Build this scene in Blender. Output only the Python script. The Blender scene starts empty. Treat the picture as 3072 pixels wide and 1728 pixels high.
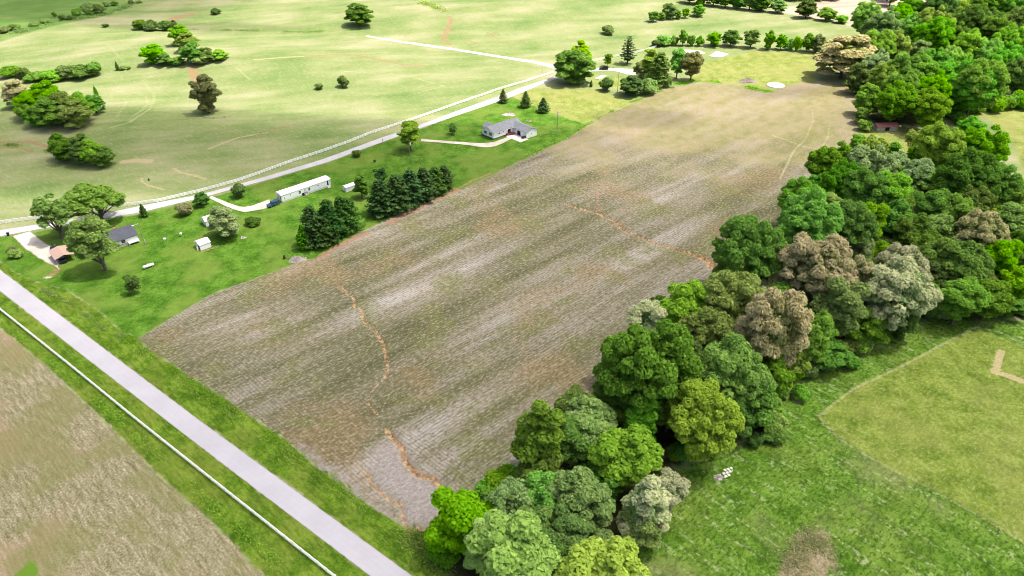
import bpy, bmesh, math, random
import numpy as np
from mathutils import Vector, Matrix
random.seed(7); RNG = np.random.default_rng(7)
R = math.radians
scene = bpy.context.scene
col = scene.collection

# ------------------------------------------------------------------ camera, sky, sun, exposure
CAM_H = 118.0; PITCH = R(34.0); FPX = 2100.0            # drone height, tilt below the horizon, focal length in photo pixels (3072 wide)
cam_d = bpy.data.cameras.new('camera'); cam = bpy.data.objects.new('camera', cam_d); col.objects.link(cam)
cam.location = (0, 0, CAM_H); cam.rotation_euler = (R(90) - PITCH, 0, 0)
cam_d.sensor_width = 36.0; cam_d.lens = 36.0 * FPX / 3072.0
cam_d.clip_start = 1.0; cam_d.clip_end = 20000.0
scene.camera = cam
SUN_EL = R(67.0); SUN_AZ = R(8.0)                      # azimuth measured from +X towards +Y
sun_dir = Vector((math.cos(SUN_EL) * math.cos(SUN_AZ), math.cos(SUN_EL) * math.sin(SUN_AZ), math.sin(SUN_EL)))
world = bpy.data.worlds.new('World'); scene.world = world; world.use_nodes = True
wn = world.node_tree; bg = wn.nodes['Background']
sky = wn.nodes.new('ShaderNodeTexSky'); sky.sky_type = 'NISHITA'; sky.sun_disc = False
sky.sun_elevation = SUN_EL; sky.sun_rotation = math.pi / 2 - SUN_AZ
sky.air_density = 0.8; sky.dust_density = 6.0; sky.ozone_density = 0.3
wn.links.new(sky.outputs[0], bg.inputs[0]); bg.inputs[1].default_value = 0.15
sun_l = bpy.data.lights.new('sun', 'SUN'); sun_l.energy = 4.2; sun_l.angle = R(0.55); sun_l.color = (1.0, 0.955, 0.88)
sun = bpy.data.objects.new('sun', sun_l); col.objects.link(sun)
sun.rotation_euler = (-sun_dir).to_track_quat('-Z', 'Y').to_euler(); sun.location = (0, 0, 300)
vs = scene.view_settings; vs.view_transform = 'Standard'; vs.look = 'None'; vs.gamma = 1.0; vs.exposure = 0.66
vs.use_curve_mapping = False
scene.cycles.transparent_max_bounces = 16
scene.cycles.use_denoising = True; scene.cycles.denoiser = 'OPENIMAGEDENOISE'; scene.cycles.denoising_input_passes = 'RGB_ALBEDO_NORMAL'; scene.cycles.denoising_prefilter = 'ACCURATE'; scene.cycles.filter_width = 1.0
scene.cycles.max_bounces = 8; scene.cycles.diffuse_bounces = 4; scene.cycles.volume_bounces = 2

# ------------------------------------------------------------------ terrain height, photo point -> place on the ground
HILLS = [(-330, 470, 4.5, 90, 55), (-215, 420, 2.8, 70, 45), (-120, 400, 3.2, 90, 40), (-60, 520, 4.0, 120, 60), (60, 560, 3.0, 90, 50),
         (-230, 315, 2.2, 60, 35), (-150, 300, 1.6, 60, 30), (230, 470, 3.0, 90, 60), (170, 330, 1.6, 60, 45), (60, 210, 1.0, 70, 45),
         (100, 95, 2.0, 45, 30), (-120, 110, .7, 40, 30), (-330, 620, 5.0, 150, 60), (250, 640, 6.0, 150, 60)]
def hgt(x, y):
    x = np.asarray(x, float); y = np.asarray(y, float)
    h = np.zeros(np.broadcast(x, y).shape)
    for cx, cy, a, sx, sy in HILLS:
        h = h + 1.5 * a * np.exp(-((x - cx) / sx) ** 2 - ((y - cy) / sy) ** 2)
    return h + .18 * np.sin(x * .041 + 1.3) * np.sin(y * .053) + .10 * np.sin(x * .11 + y * .07)
CP, SP = math.cos(PITCH), math.sin(PITCH)
def ray(px, py):
    u = (px - 1536.0) / FPX; v = (864.0 - py) / FPX
    return np.array([u, CP + v * SP, -SP + v * CP])
def G(px, py, z=0.0):
    """ground point (x, y) seen at photo pixel (3072 x 1728), z metres above the ground"""
    d = ray(px, py); h = 0.0
    for _ in range(12):
        t = (CAM_H - h - z) / -d[2]
        h = float(hgt(d[0] * t, d[1] * t))
    return np.array([d[0] * t, d[1] * t])
def P3(px, py, dz=0.0):
    g = G(px, py); return Vector((g[0], g[1], float(hgt(*g)) + dz))
def depth_at(px, py, z=0.0):
    g = G(px, py, z); return CP * g[1] + SP * (CAM_H - float(hgt(*g)) - z)
def proj(x, y, z):
    zc = CAM_H - z; dep = CP * y + SP * zc; up = SP * y - CP * zc
    return 1536 + FPX * x / dep, 864 - FPX * up / dep, dep
def GP(pts): return np.array([G(*p) for p in pts])
def zat(x, y): return float(hgt(x, y))

# ------------------------------------------------------------------ object helpers
def tag(o, label=None, cat=None, group=None, kind=None):
    if label: o['label'] = label
    if cat: o['category'] = cat
    if group: o['group'] = group
    if kind: o['kind'] = kind
    return o
def empty(name, loc, rz=0.0):
    o = bpy.data.objects.new(name, None); col.objects.link(o); o.location = loc; o.rotation_euler = (0, 0, rz)
    o.empty_display_size = .5; return o
def link(name, me, mat=None, parent=None):
    o = bpy.data.objects.new(name, me); col.objects.link(o)
    if mat is not None and not me.materials: me.materials.append(mat)
    if parent is not None: o.parent = parent
    return o
def np_mesh(name, verts, faces, smooth=False):
    """mesh from numpy arrays, all faces with the same number of corners"""
    verts = np.asarray(verts, np.float32); faces = np.asarray(faces, np.int32)
    me = bpy.data.meshes.new(name); k = faces.shape[1]
    me.vertices.add(len(verts)); me.vertices.foreach_set('co', verts.ravel())
    me.loops.add(faces.size); me.loops.foreach_set('vertex_index', faces.ravel())
    me.polygons.add(len(faces)); me.polygons.foreach_set('loop_start', np.arange(0, faces.size, k, dtype=np.int32))
    try: me.polygons.foreach_set('loop_total', np.full(len(faces), k, np.int32))
    except Exception: pass
    if smooth: me.polygons.foreach_set('use_smooth', np.ones(len(faces), bool))
    me.update(calc_edges=True); me.validate(); return me
class MB:
    """collects boxes, prisms, tubes... and links them as one mesh object"""
    def __init__(s): s.v = []; s.f = []
    def add(s, vs, fs):
        b = len(s.v); s.v += [tuple(p) for p in vs]; s.f += [tuple(b + i for i in f) for f in fs]; return s
    def box(s, x0, x1, y0, y1, z0, z1):
        v = [(x, y, z) for z in (z0, z1) for y in (y0, y1) for x in (x0, x1)]
        return s.add(v, [(0, 2, 3, 1), (4, 5, 7, 6), (0, 1, 5, 4), (2, 6, 7, 3), (0, 4, 6, 2), (1, 3, 7, 5)])
    def bar(s, a, b, w, h, up=(0, 0, 1)):
        a = Vector(a); b = Vector(b); d = (b - a).normalized(); up = Vector(up)
        if abs(d.dot(up)) > .98: up = Vector((1, 0, 0))
        sx = d.cross(up).normalized() * w / 2; sz = sx.cross(d).normalized() * h / 2
        v = [p + i * sx + j * sz for p in (a, b) for j in (-1, 1) for i in (-1, 1)]
        return s.add(v, [(0, 1, 3, 2), (4, 6, 7, 5), (0, 4, 5, 1), (2, 3, 7, 6), (0, 2, 6, 4), (1, 5, 7, 3)])
    def prism(s, poly, axis, a, b):
        """poly: 2d outline; axis 'x','y','z' = extrusion direction from a to b"""
        n = len(poly)
        def m(p, t):
            return {'x': (t, p[0], p[1]), 'y': (p[0], t, p[1]), 'z': (p[0], p[1], t)}[axis]
        v = [m(p, a) for p in poly] + [m(p, b) for p in poly]
        f = [tuple(range(n)), tuple(range(2 * n - 1, n - 1, -1))] + [(i, i + n, (i + 1) % n + n, (i + 1) % n) for i in range(n)]
        return s.add(v, f)
    def tube(s, pts, radii, n=8, cap=True):
        rings = []
        for i, p in enumerate(pts):
            p = Vector(p); d = (Vector(pts[min(i + 1, len(pts) - 1)]) - Vector(pts[max(i - 1, 0)])).normalized()
            a = d.orthogonal().normalized() if abs(d.z) < .95 else d.cross(Vector((0, 1, 0))).normalized(); b = d.cross(a)
            rings.append([p + (a * math.cos(t) + b * math.sin(t)) * radii[i] for t in [2 * math.pi * k / n for k in range(n)]])
        v = [q for r in rings for q in r]; f = []
        for i in range(len(pts) - 1):
            for k in range(n):
                f.append((i * n + k, i * n + (k + 1) % n, (i + 1) * n + (k + 1) % n, (i + 1) * n + k))
        if cap: f.append(tuple(range(n - 1, -1, -1))); f.append(tuple((len(pts) - 1) * n + k for k in range(n)))
        return s.add(v, f)
    def build(s, name, mat, parent=None, bevel=0.0, smooth=False):
        me = bpy.data.meshes.new(name); me.from_pydata(s.v, [], s.f)
        bm = bmesh.new(); bm.from_mesh(me); bmesh.ops.recalc_face_normals(bm, faces=bm.faces)
        if bevel: bmesh.ops.bevel(bm, geom=list(bm.edges), offset=bevel, segments=2, affect='EDGES', profile=.6)
        if smooth:
            for f_ in bm.faces: f_.smooth = True
        bm.to_mesh(me); bm.free(); me.update()
        return link(name, me, mat, parent)
def copy_tree(o, parent=None):
    c = o.copy(); col.objects.link(c); c.parent = parent
    for ch in o.children: copy_tree(ch, c)
    return c

# ------------------------------------------------------------------ node helpers and materials
class N:
    def __init__(s, name):
        s.m = bpy.data.materials.new(name); s.m.use_nodes = True; s.t = s.m.node_tree
        s.b = s.t.nodes['Principled BSDF']; s.out = s.t.nodes['Material Output']
        s.b.inputs['Specular IOR Level'].default_value = .25
    def n(s, typ, **kw):
        nd = s.t.nodes.new('ShaderNode' + typ)
        for k, v in kw.items(): setattr(nd, k, v)
        return nd
    def put(s, sock, v):
        if isinstance(v, bpy.types.NodeSocket): s.t.links.new(v, sock)
        elif v is not None:
            if sock.type == 'RGBA' and len(v) == 3: v = (*v, 1)
            sock.default_value = v
    def math(s, op, a, b=None, c=None, clamp=False):
        nd = s.n('Math', operation=op, use_clamp=clamp); s.put(nd.inputs[0], a)
        if b is not None: s.put(nd.inputs[1], b)
        if c is not None: s.put(nd.inputs[2], c)
        return nd.outputs[0]
    def mix(s, f, a, b, mode='MIX'):
        nd = s.n('Mix', data_type='RGBA', blend_type=mode); s.put(nd.inputs[0], f); s.put(nd.inputs[6], a); s.put(nd.inputs[7], b)
        return nd.outputs[2]
    def noise(s, vec, scale, detail=3.0, rough=.55, dist=0.0, dims='3D'):
        nd = s.n('TexNoise', noise_dimensions=dims); s.put(nd.inputs['Vector'], vec); s.put(nd.inputs['Scale'], scale)
        s.put(nd.inputs['Detail'], detail); s.put(nd.inputs['Roughness'], rough); s.put(nd.inputs['Distortion'], dist)
        return nd.outputs[0]
    def step(s, v, a, b):
        nd = s.n('MapRange', interpolation_type='SMOOTHSTEP'); s.put(nd.inputs[0], v); s.put(nd.inputs[1], a); s.put(nd.inputs[2], b)
        nd.inputs[3].default_value = 0; nd.inputs[4].default_value = 1
        return nd.outputs[0]
    def ramp(s, v, stops):
        nd = s.n('ValToRGB'); e = nd.color_ramp.elements
        while len(e) < len(stops): e.new(.5)
        for el, (p, c) in zip(e, stops): el.position = p; el.color = (*c, 1)
        s.put(nd.inputs[0], v); return nd.outputs[0]
    def attr(s, name, what='Fac'):
        nd = s.n('Attribute', attribute_name=name); return nd.outputs[what]
    def pos(s): return s.n('NewGeometry').outputs['Position']
    def obj(s): return s.n('TexCoord').outputs['Object']
    def rot(s, vec, ang, scale=(1, 1, 1)):
        nd = s.n('Mapping'); s.put(nd.inputs['Vector'], vec); nd.inputs['Rotation'].default_value = (0, 0, ang)
        if tuple(scale) == (1, 1, 1): return nd.outputs[0]
        n2 = s.n('Mapping'); s.put(n2.inputs['Vector'], nd.outputs[0]); n2.inputs['Scale'].default_value = scale      # stretch after turning
        return n2.outputs[0]
    def bump(s, h, strength=.4, dist=.1):
        nd = s.n('Bump'); s.put(nd.inputs['Height'], h); nd.inputs['Strength'].default_value = strength; nd.inputs['Distance'].default_value = dist
        s.t.links.new(nd.outputs[0], s.b.inputs['Normal']); return nd.outputs[0]
    def color(s, c, rough=.8):
        s.put(s.b.inputs['Base Color'], c); s.put(s.b.inputs['Roughness'], rough); return s
MATS = {}
def simple(name, c, rough=.7, metal=0.0, var=.12, scale=3.0, spec=.3):
    """plain procedural material with a little uneven tone"""
    if name in MATS: return MATS[name]
    n = N(name); nz = n.noise(n.obj(), scale, 4, .6)
    lo = tuple(x * (1 - var) for x in c); hi = tuple(min(1, x * (1 + var)) for x in c)
    n.color(n.ramp(nz, [(.3, lo), (.7, hi)]), rough)
    n.b.inputs['Metallic'].default_value = metal; n.b.inputs['Specular IOR Level'].default_value = spec
    MATS[name] = n.m; return n.m

# ------------------------------------------------------------------ the ground: outlines of the land's zones (photo pixels -> ground)
FIELD = [(415,1015),(520,950),(640,880),(760,838),(900,785),(960,770),(1075,700),(1190,645),(1350,580),(1400,562),(1560,482),(1700,417),(1760,374),(1900,308),(1990,268),(2090,246),
         (2200,252),(2300,277),(2340,264),(2400,247),(2545,252),(2590,300),(2585,370),(2560,430),(2470,560),(2440,640),(2340,760),(2200,860),(2170,900),(2060,1040),(1920,1230),(1700,1440),(1540,1580),(1330,1640),
         (1300,1592),(1230,1592),(1215,1580),(1150,1542),(1060,1482),(950,1402),(850,1312),(700,1212),(560,1122),(440,1042)]
LAWN = [(-160,735),(0,712),(90,700),(250,668),(420,642),(640,590),(800,543),(980,490),(1145,428),(1270,384),(1420,328),(1530,288),(1610,320),(1660,340),(1700,352),(1760,374),(1700,417),(1560,482),(1400,562),
        (1350,580),(1190,645),(1075,700),(960,770),(900,785),(760,838),(640,880),(520,950),(415,1015),(360,990),(300,935),(200,870),(120,850),(40,815),(0,785),(-160,690)]
VERGE = [(-80,735),(0,785),(40,815),(120,850),(200,870),(300,935),(360,990),(415,1015),(440,1042),(560,1122),(700,1212),(850,1312),(950,1402),(1060,1482),(1150,1542),(1230,1592),(1300,1592),(1345,1650),(1345,1860),(1420,1900),(1238,1728),(584,1250),(0,809),(-80,750)]
STRIP = [(-80,810),(0,874),(1109,1728),(1230,1830),(900,1830),(790,1728),(640,1570),(480,1430),(300,1250),(130,1090),(0,985),(-80,920)]
STRAW = [(-300,760),(0,985),(130,1090),(300,1250),(480,1430),(640,1570),(790,1728),(900,1830),(-300,1900)]
MOWN = [(1500,1900),(1780,1690),(1950,1560),(2000,1430),(2160,1350),(2320,1310),(2370,1150),(2600,1060),(2840,930),(3072,965),(3350,980),(3350,1950)]
MEADOW = [(2450,1250),(2560,1165),(2930,982),(3072,1040),(3350,1090),(3350,1780),(3072,1630),(2870,1505),(2650,1395),(2520,1310)]
HAY = [[(1530,288),(1600,264),(1690,266),(1780,268),(1880,302),(1950,285),(1900,308),(1760,372),(1660,340)], [(2070,246),(2060,200),(2260,152),(2450,162),(2445,246),(2340,264),(2300,276),(2200,252)],
       [(2830,360),(3072,305),(3300,300),(3300,560),(3072,520),(3040,430),(2960,350)], [(2570,390),(2700,385),(2850,380),(2830,470),(2600,500)], [(1770,230),(1900,235),(1880,262),(1790,262)]]
TANF = [(2300,32),(2420,10),(2560,-12),(2820,-12),(2790,55),(2550,78),(2480,60)]
GREY = [[(1126,1343),(1192,1331),(1210,1380),(1257,1427),(1294,1440),(1338,1495),(1313,1548),(1294,1582),(1226,1586),(1207,1514),(1164,1492),(1123,1452),(1120,1387)],
        [(915,1355),(1010,1420),(1110,1500),(1180,1560),(1200,1585),(1150,1545),(1050,1475),(950,1400),(890,1345)]]
VALLEY = [(-700,-75),(380,-40),(400,8),(300,52),(190,72),(90,98),(0,126),(-700,330)]
WEEDY = [(2320,1760),(2335,1700),(2400,1588),(2480,1598),(2507,1680),(2500,1760)]
WOODF = [(1330,1640),(1540,1570),(1700,1440),(1920,1230),(2060,1040),(2200,870),(2350,760),(2450,640),(2560,480),(2700,520),(2900,470),(3072,560),(3300,600),(3300,960),(3072,955),(2840,925),(2600,1050),(2370,1140),(2310,1300),(2160,1330),(1990,1420),(1930,1560),(1760,1690),(1400,1860),(1345,1860)]
WOODF2 = [(2600,300),(2580,215),(2620,120),(2560,72),(2800,45),(2800,-40),(3400,-60),(3400,330),(2960,320),(2840,350),(2760,375),(2620,372)]
def zo(base, s, pts): return [(base[0] + x / s, base[1] + y / s) for x, y in pts]
GULLY = [  # (points, half width in metres, tone: 0 ochre, 1 red-brown, 2 pale sand)
    (zo((760,800),3.22,[(840,190),(905,255),(975,300),(980,380),(1050,410),(1050,470),(1095,550),(1150,590),(1200,660),(1255,740),(1275,830),(1295,930),(1300,1010),(1265,1080)]), .34, 0),
    (zo((760,800),3.22,[(1265,1080),(1190,1150),(1120,1230),(1090,1300),(1150,1380),(1230,1450)]), .06, 0), (zo((760,800),3.22,[(1300,1010),(1330,1120),(1310,1250),(1260,1340)]), -.10, 0), (zo((760,1278),3.22,[(1000,60),(1150,20),(1290,40)]), .0, 0), (zo((760,1278),3.22,[(900,330),(1000,380),(1060,400)]), .0, 0),
    (zo((760,1278),3.22,[(1290,40),(1345,100),(1390,150),(1440,200),(1450,290),(1500,370),(1560,440),(1600,470),(1700,490),(1770,520),(1800,580),(1850,640),(1900,690)]), .66, 0),
    (zo((760,1278),3.22,[(1060,400),(1110,450),(1130,560),(1200,600),(1280,680),(1400,740),(1440,780),(1440,850),(1470,960),(1510,1010)]), .32, 0),
    (zo((760,1278),3.22,[(1510,1000),(1620,990),(1730,970),(1780,880),(1830,800)]), .35, 0),
    (zo((1400,400),3.22,[(960,680),(1060,710),(1150,740),(1240,760),(1290,780),(1400,830),(1470,860),(1490,910),(1550,940),(1650,990),(1800,1050),(1950,1090),(2100,1140),(2250,1190),(2330,1220),(2390,1290)]), .58, 0),
    (zo((1400,400),3.22,[(1240,755),(1300,730),(1265,680),(1262,620),(1270,560)]), .3, 1),
    (zo((1400,400),3.22,[(2270,1190),(2340,1230),(2400,1310)]), 1.5, 0),
    (zo((700,400),3.22,[(840,1195),(960,1120),(1080,1060),(1180,1010),(1290,968)]), 1.2, 1),
    (zo((700,400),3.22,[(1510,860),(1640,795),(1750,740),(1880,670),(2000,612),(2150,545)]), 1.5, 1),
    (zo((700,400),3.22,[(2150,545),(2300,460),(2480,390)]), .5, 1),
    ([(0,425),(45,428),(80,424),(110,431),(152,442)], 1.1, 1), ([(0,442),(60,444),(100,456)], .8, 1),
    (zo((760,0),3.22,[(0,578),(500,545),(850,522),(1000,535),(1200,575),(1450,625),(1650,632)]), .8, 2),
    (zo((760,0),3.22,[(500,545),(850,522),(1000,535),(1200,575),(1450,625),(1650,632)]), 1.1, 1),
    (zo((760,0),3.22,[(1890,160),(1915,200),(1870,290),(1850,340),(1830,380),(1900,430)]), 1.5, 1),
    (zo((760,0),3.22,[(1840,310),(1950,310)]), 1.6, 1),
    (zo((760,0),3.22,[(2040,380),(2180,425)]), .9, 1), (zo((760,0),3.22,[(2260,310),(2350,370)]), .9, 1),
    (zo((0,0),3.22,[(1650,195),(1740,160),(1840,138)]), 4.0, 1), (zo((0,0),3.22,[(1850,660),(1880,720),(1895,790)]), 2.6, 1),
    (zo((0,0),3.22,[(2010,1440),(2300,1330),(2576,1280)]), .5, 2), (zo((760,0),3.22,[(0,1310),(200,1255),(450,1190)]), .6, 1),
    (zo((0,400),3.22,[(1680,340),(1740,380),(1850,400),(1990,440)]), .6, 2), (zo((0,400),3.22,[(1370,430),(1375,470),(1430,500),(1580,545)]), .45, 2),
    (zo((0,400),3.22,[(1190,275),(1320,262),(1440,270)]), 1.6, 2),
    ([(2985,1118),(2995,1085),(3003,1055)], .9, 2), ([(2985,1115),(3030,1130),(3100,1155)], 1.1, 2),
    ([(1965,1370),(1990,1360),(2010,1352)], 1.1, 1), ([(150,830),(165,818),(175,808)], 1.0, 1),
    (zo((480,600),8.05,[(970,1268),(1180,1190),(1400,1120)]), .35, 1), ([(2390,1200),(2375,1170)], 1.0, 2)]
TRACK = [  # wheel tracks and mower lines, half width
    (zo((0,0),3.22,[(1120,880),(1330,895),(1410,935),(1425,1000),(1370,1065),(1200,1195)]), .5),
    (zo((0,0),3.22,[(1370,770),(1480,900),(1490,960),(1450,1050),(1260,1180),(1050,1240)]), .5),
    (zo((0,0),3.22,[(1200,950),(1225,985),(1130,1130)]), .45), (zo((0,0),3.22,[(1500,830),(1650,940),(1900,1010)]), .4),
    (zo((0,0),3.22,[(2280,650),(2420,775)]), .5), (zo((0,0),3.22,[(1050,430),(1170,575)]), .5), (zo((0,0),3.22,[(1170,390),(1300,500)]), .4),
    (zo((760,0),3.22,[(880,690),(1300,710),(1560,745),(1740,810),(1860,830)]), .5),
    (zo((2272,0),3.22,[(530,1060),(540,1160),(480,1310),(420,1400)]), .3), (zo((2272,0),3.22,[(150,1310),(300,1360),(430,1410),(620,1450)]), .45),
    (zo((2272,0),3.22,[(700,1200),(680,1330),(610,1440)]), .3), (zo((2272,400),3.22,[(400,110),(340,190),(220,440)]), .35),
    ([(2455,1248),(2560,1166),(2700,1102),(2850,1020),(2930,980)], .28), ([(2930,980),(3000,997),(3080,1030),(3200,1060)], .3),
    ([(2455,1248),(2500,1300),(2560,1345),(2680,1410),(2860,1505),(3080,1632)], .22),
    (zo((760,0),3.22,[(1850,830),(1500,920),(900,960)]), .35)]

def seg_dist(x, y, pts):
    d2 = np.full(x.shape, 1e9)
    for a, b in zip(pts[:-1], pts[1:]):
        ab = b - a; L = float(ab @ ab) + 1e-9
        t = np.clip(((x - a[0]) * ab[0] + (y - a[1]) * ab[1]) / L, 0, 1)
        d2 = np.minimum(d2, (x - a[0] - t * ab[0]) ** 2 + (y - a[1] - t * ab[1]) ** 2)
    return np.sqrt(d2)
def inside(x, y, poly):
    r = np.zeros(x.shape, bool); n = len(poly)
    for i in range(n):
        (x1, y1), (x2, y2) = poly[i], poly[(i + 1) % n]
        if y1 == y2: continue
        c = (y1 > y) != (y2 > y)
        r ^= c & (x < (x2 - x1) * (y - y1) / (y2 - y1) + x1)
    return r
def sdf(x, y, poly, cap=14.0):
    out = np.full(x.shape, -cap)
    lo = poly.min(0) - cap; hi = poly.max(0) + cap
    m = (x > lo[0]) & (x < hi[0]) & (y > lo[1]) & (y < hi[1])
    xs, ys = x[m], y[m]
    d = np.minimum(seg_dist(xs, ys, np.vstack([poly, poly[:1]])), cap)
    out[m] = np.where(inside(xs, ys, poly), d, -d); return out
def line_sdf(x, y, items, cap=6.0):
    out = np.full(x.shape, -cap); tone = np.zeros(x.shape)
    for it in items:
        pts = GP(it[0]); hw = it[1]
        lo = pts.min(0) - cap - hw; hi = pts.max(0) + cap + hw
        m = (x > lo[0]) & (x < hi[0]) & (y > lo[1]) & (y < hi[1])
        d = hw - seg_dist(x[m], y[m], pts)
        if len(it) > 2:
            t = tone[m]; t[d > out[m]] = it[2]; tone[m] = t
        out[m] = np.maximum(out[m], d)
    return out, tone
def lines(segs):
    r = [segs[0][0]]
    for a, b, s in segs:
        n = max(1, int(round((b - a) / s))); r += list(a + (b - a) * (np.arange(n) + 1) / n)
    return np.array(r)
XS = lines([(-900, -520, 20), (-520, -260, 3.0), (-260, -150, 1.4), (-150, 120, .62), (120, 220, 1.2), (220, 520, 3.0), (520, 900, 20)])
YS = lines([(-80, 60, 8), (60, 250, .62), (250, 330, .9), (330, 460, 1.6), (460, 680, 3.0), (680, 1100, 20)])
gx, gy = np.meshgrid(XS, YS); gx = gx.ravel(); gy = gy.ravel()
gz = hgt(gx, gy)
gul, gtone = line_sdf(gx, gy, GULLY)
trk, _ = line_sdf(gx, gy, TRACK)
jit = .5 + .5 * np.sin(gx * 1.9 + np.sin(gy * 1.3) * 2) * np.cos(gy * 1.7)
gz = gz - np.clip((gul + .25) / .6, 0, 1) * (.55 + .45 * jit) * (gtone < 1)          # washed-out gullies are cut into the field
nx_, ny_ = len(XS), len(YS)
ii = np.arange((nx_ - 1) * (ny_ - 1)); r_ = ii // (nx_ - 1); c_ = ii % (nx_ - 1); b_ = r_ * nx_ + c_
gme = np_mesh('ground', np.stack([gx, gy, gz], 1), np.stack([b_, b_ + 1, b_ + nx_ + 1, b_ + nx_], 1), True)
def fattr(name, arr):
    a = gme.attributes.new(name, 'FLOAT', 'POINT'); a.data.foreach_set('value', arr.astype(np.float32))
def multi(polys): return np.max([sdf(gx, gy, GP(p)) for p in polys], 0)
fld = sdf(gx, gy, GP(FIELD)); straw = sdf(gx, gy, GP(STRAW))
fattr('z_field', fld); fattr('z_straw', straw); fattr('z_lawn', sdf(gx, gy, GP(LAWN))); fattr('z_verge', multi([VERGE, STRIP]))
fattr('z_mown', sdf(gx, gy, GP(MOWN))); fattr('z_meadow', sdf(gx, gy, GP(MEADOW))); fattr('z_hay', multi(HAY)); fattr('z_tan', sdf(gx, gy, GP(TANF)))
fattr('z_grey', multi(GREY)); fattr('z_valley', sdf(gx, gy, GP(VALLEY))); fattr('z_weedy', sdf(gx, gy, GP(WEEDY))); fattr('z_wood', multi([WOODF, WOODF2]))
fattr('z_gully', gul); fattr('z_tone', gtone); fattr('z_track', trk)
road_line = GP([(-60,790),(0,842),(584,1290),(1238,1790)])
fattr('z_road', seg_dist(gx, gy, road_line))

def fbm(x, y, scale, octaves=4, rough=.55, seed=0):
    """soft gradient noise about .5, sampled at the ground's corners"""
    rg = np.random.default_rng(seed); out = np.zeros(x.shape); amp = 1.0; tot = 0.0
    tab = rg.permutation(4096); ang = rg.uniform(0, 2 * np.pi, 4096); ca, sa = np.cos(ang), np.sin(ang)
    for o in range(octaves):
        X = x * scale * 2 ** o + 37.2 * o; Y = y * scale * 2 ** o + 11.7 * o
        xi = np.floor(X).astype(int); yi = np.floor(Y).astype(int); xf = X - xi; yf = Y - yi
        u = xf * xf * xf * (xf * (xf * 6 - 15) + 10); v = yf * yf * yf * (yf * (yf * 6 - 15) + 10)
        def gr(i, j, fx, fy):
            k = tab[(tab[(xi + i) & 4095] + yi + j) & 4095]; return ca[k] * fx + sa[k] * fy
        n0 = gr(0, 0, xf, yf) * (1 - u) + gr(1, 0, xf - 1, yf) * u; n1 = gr(0, 1, xf, yf - 1) * (1 - u) + gr(1, 1, xf - 1, yf - 1) * u
        out += amp * (n0 * (1 - v) + n1 * v); tot += amp; amp *= rough
    return .5 + .72 * out / tot * 1.35
row_d = G(1655, 890) - G(1500, 974); RA = math.atan2(row_d[1], row_d[0])
hd_ = G(960, 1250) - G(760, 1085); HA = math.atan2(hd_[1], hd_[0])
def turned(a, sx, sy): return (gx * math.cos(a) + gy * math.sin(a)) * sx, (-gx * math.sin(a) + gy * math.cos(a)) * sy
fattr('n_wob', fbm(gx, gy, .05, 3, .5, 1)); fattr('n_big', fbm(gx, gy, .022, 5, .55, 2)); fattr('n_big2', fbm(gx, gy, .05, 4, .6, 3)); fattr('n_mid', fbm(gx, gy, .2, 4, .6, 4))
fattr('n_patch', fbm(*turned(RA, .09, .9), .16, 5, .62, 5)); fattr('n_patch2', fbm(*turned(RA, .22, 1.0), .05, 5, .62, 6))
fattr('n_streak', fbm(*turned(R(14), .30, 1.3), .06, 6, .68, 7)); fattr('n_red', fbm(gx, gy, .035, 4, .55, 8)); fattr('n_green', fbm(gx, gy, .07, 4, .6, 9))

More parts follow.
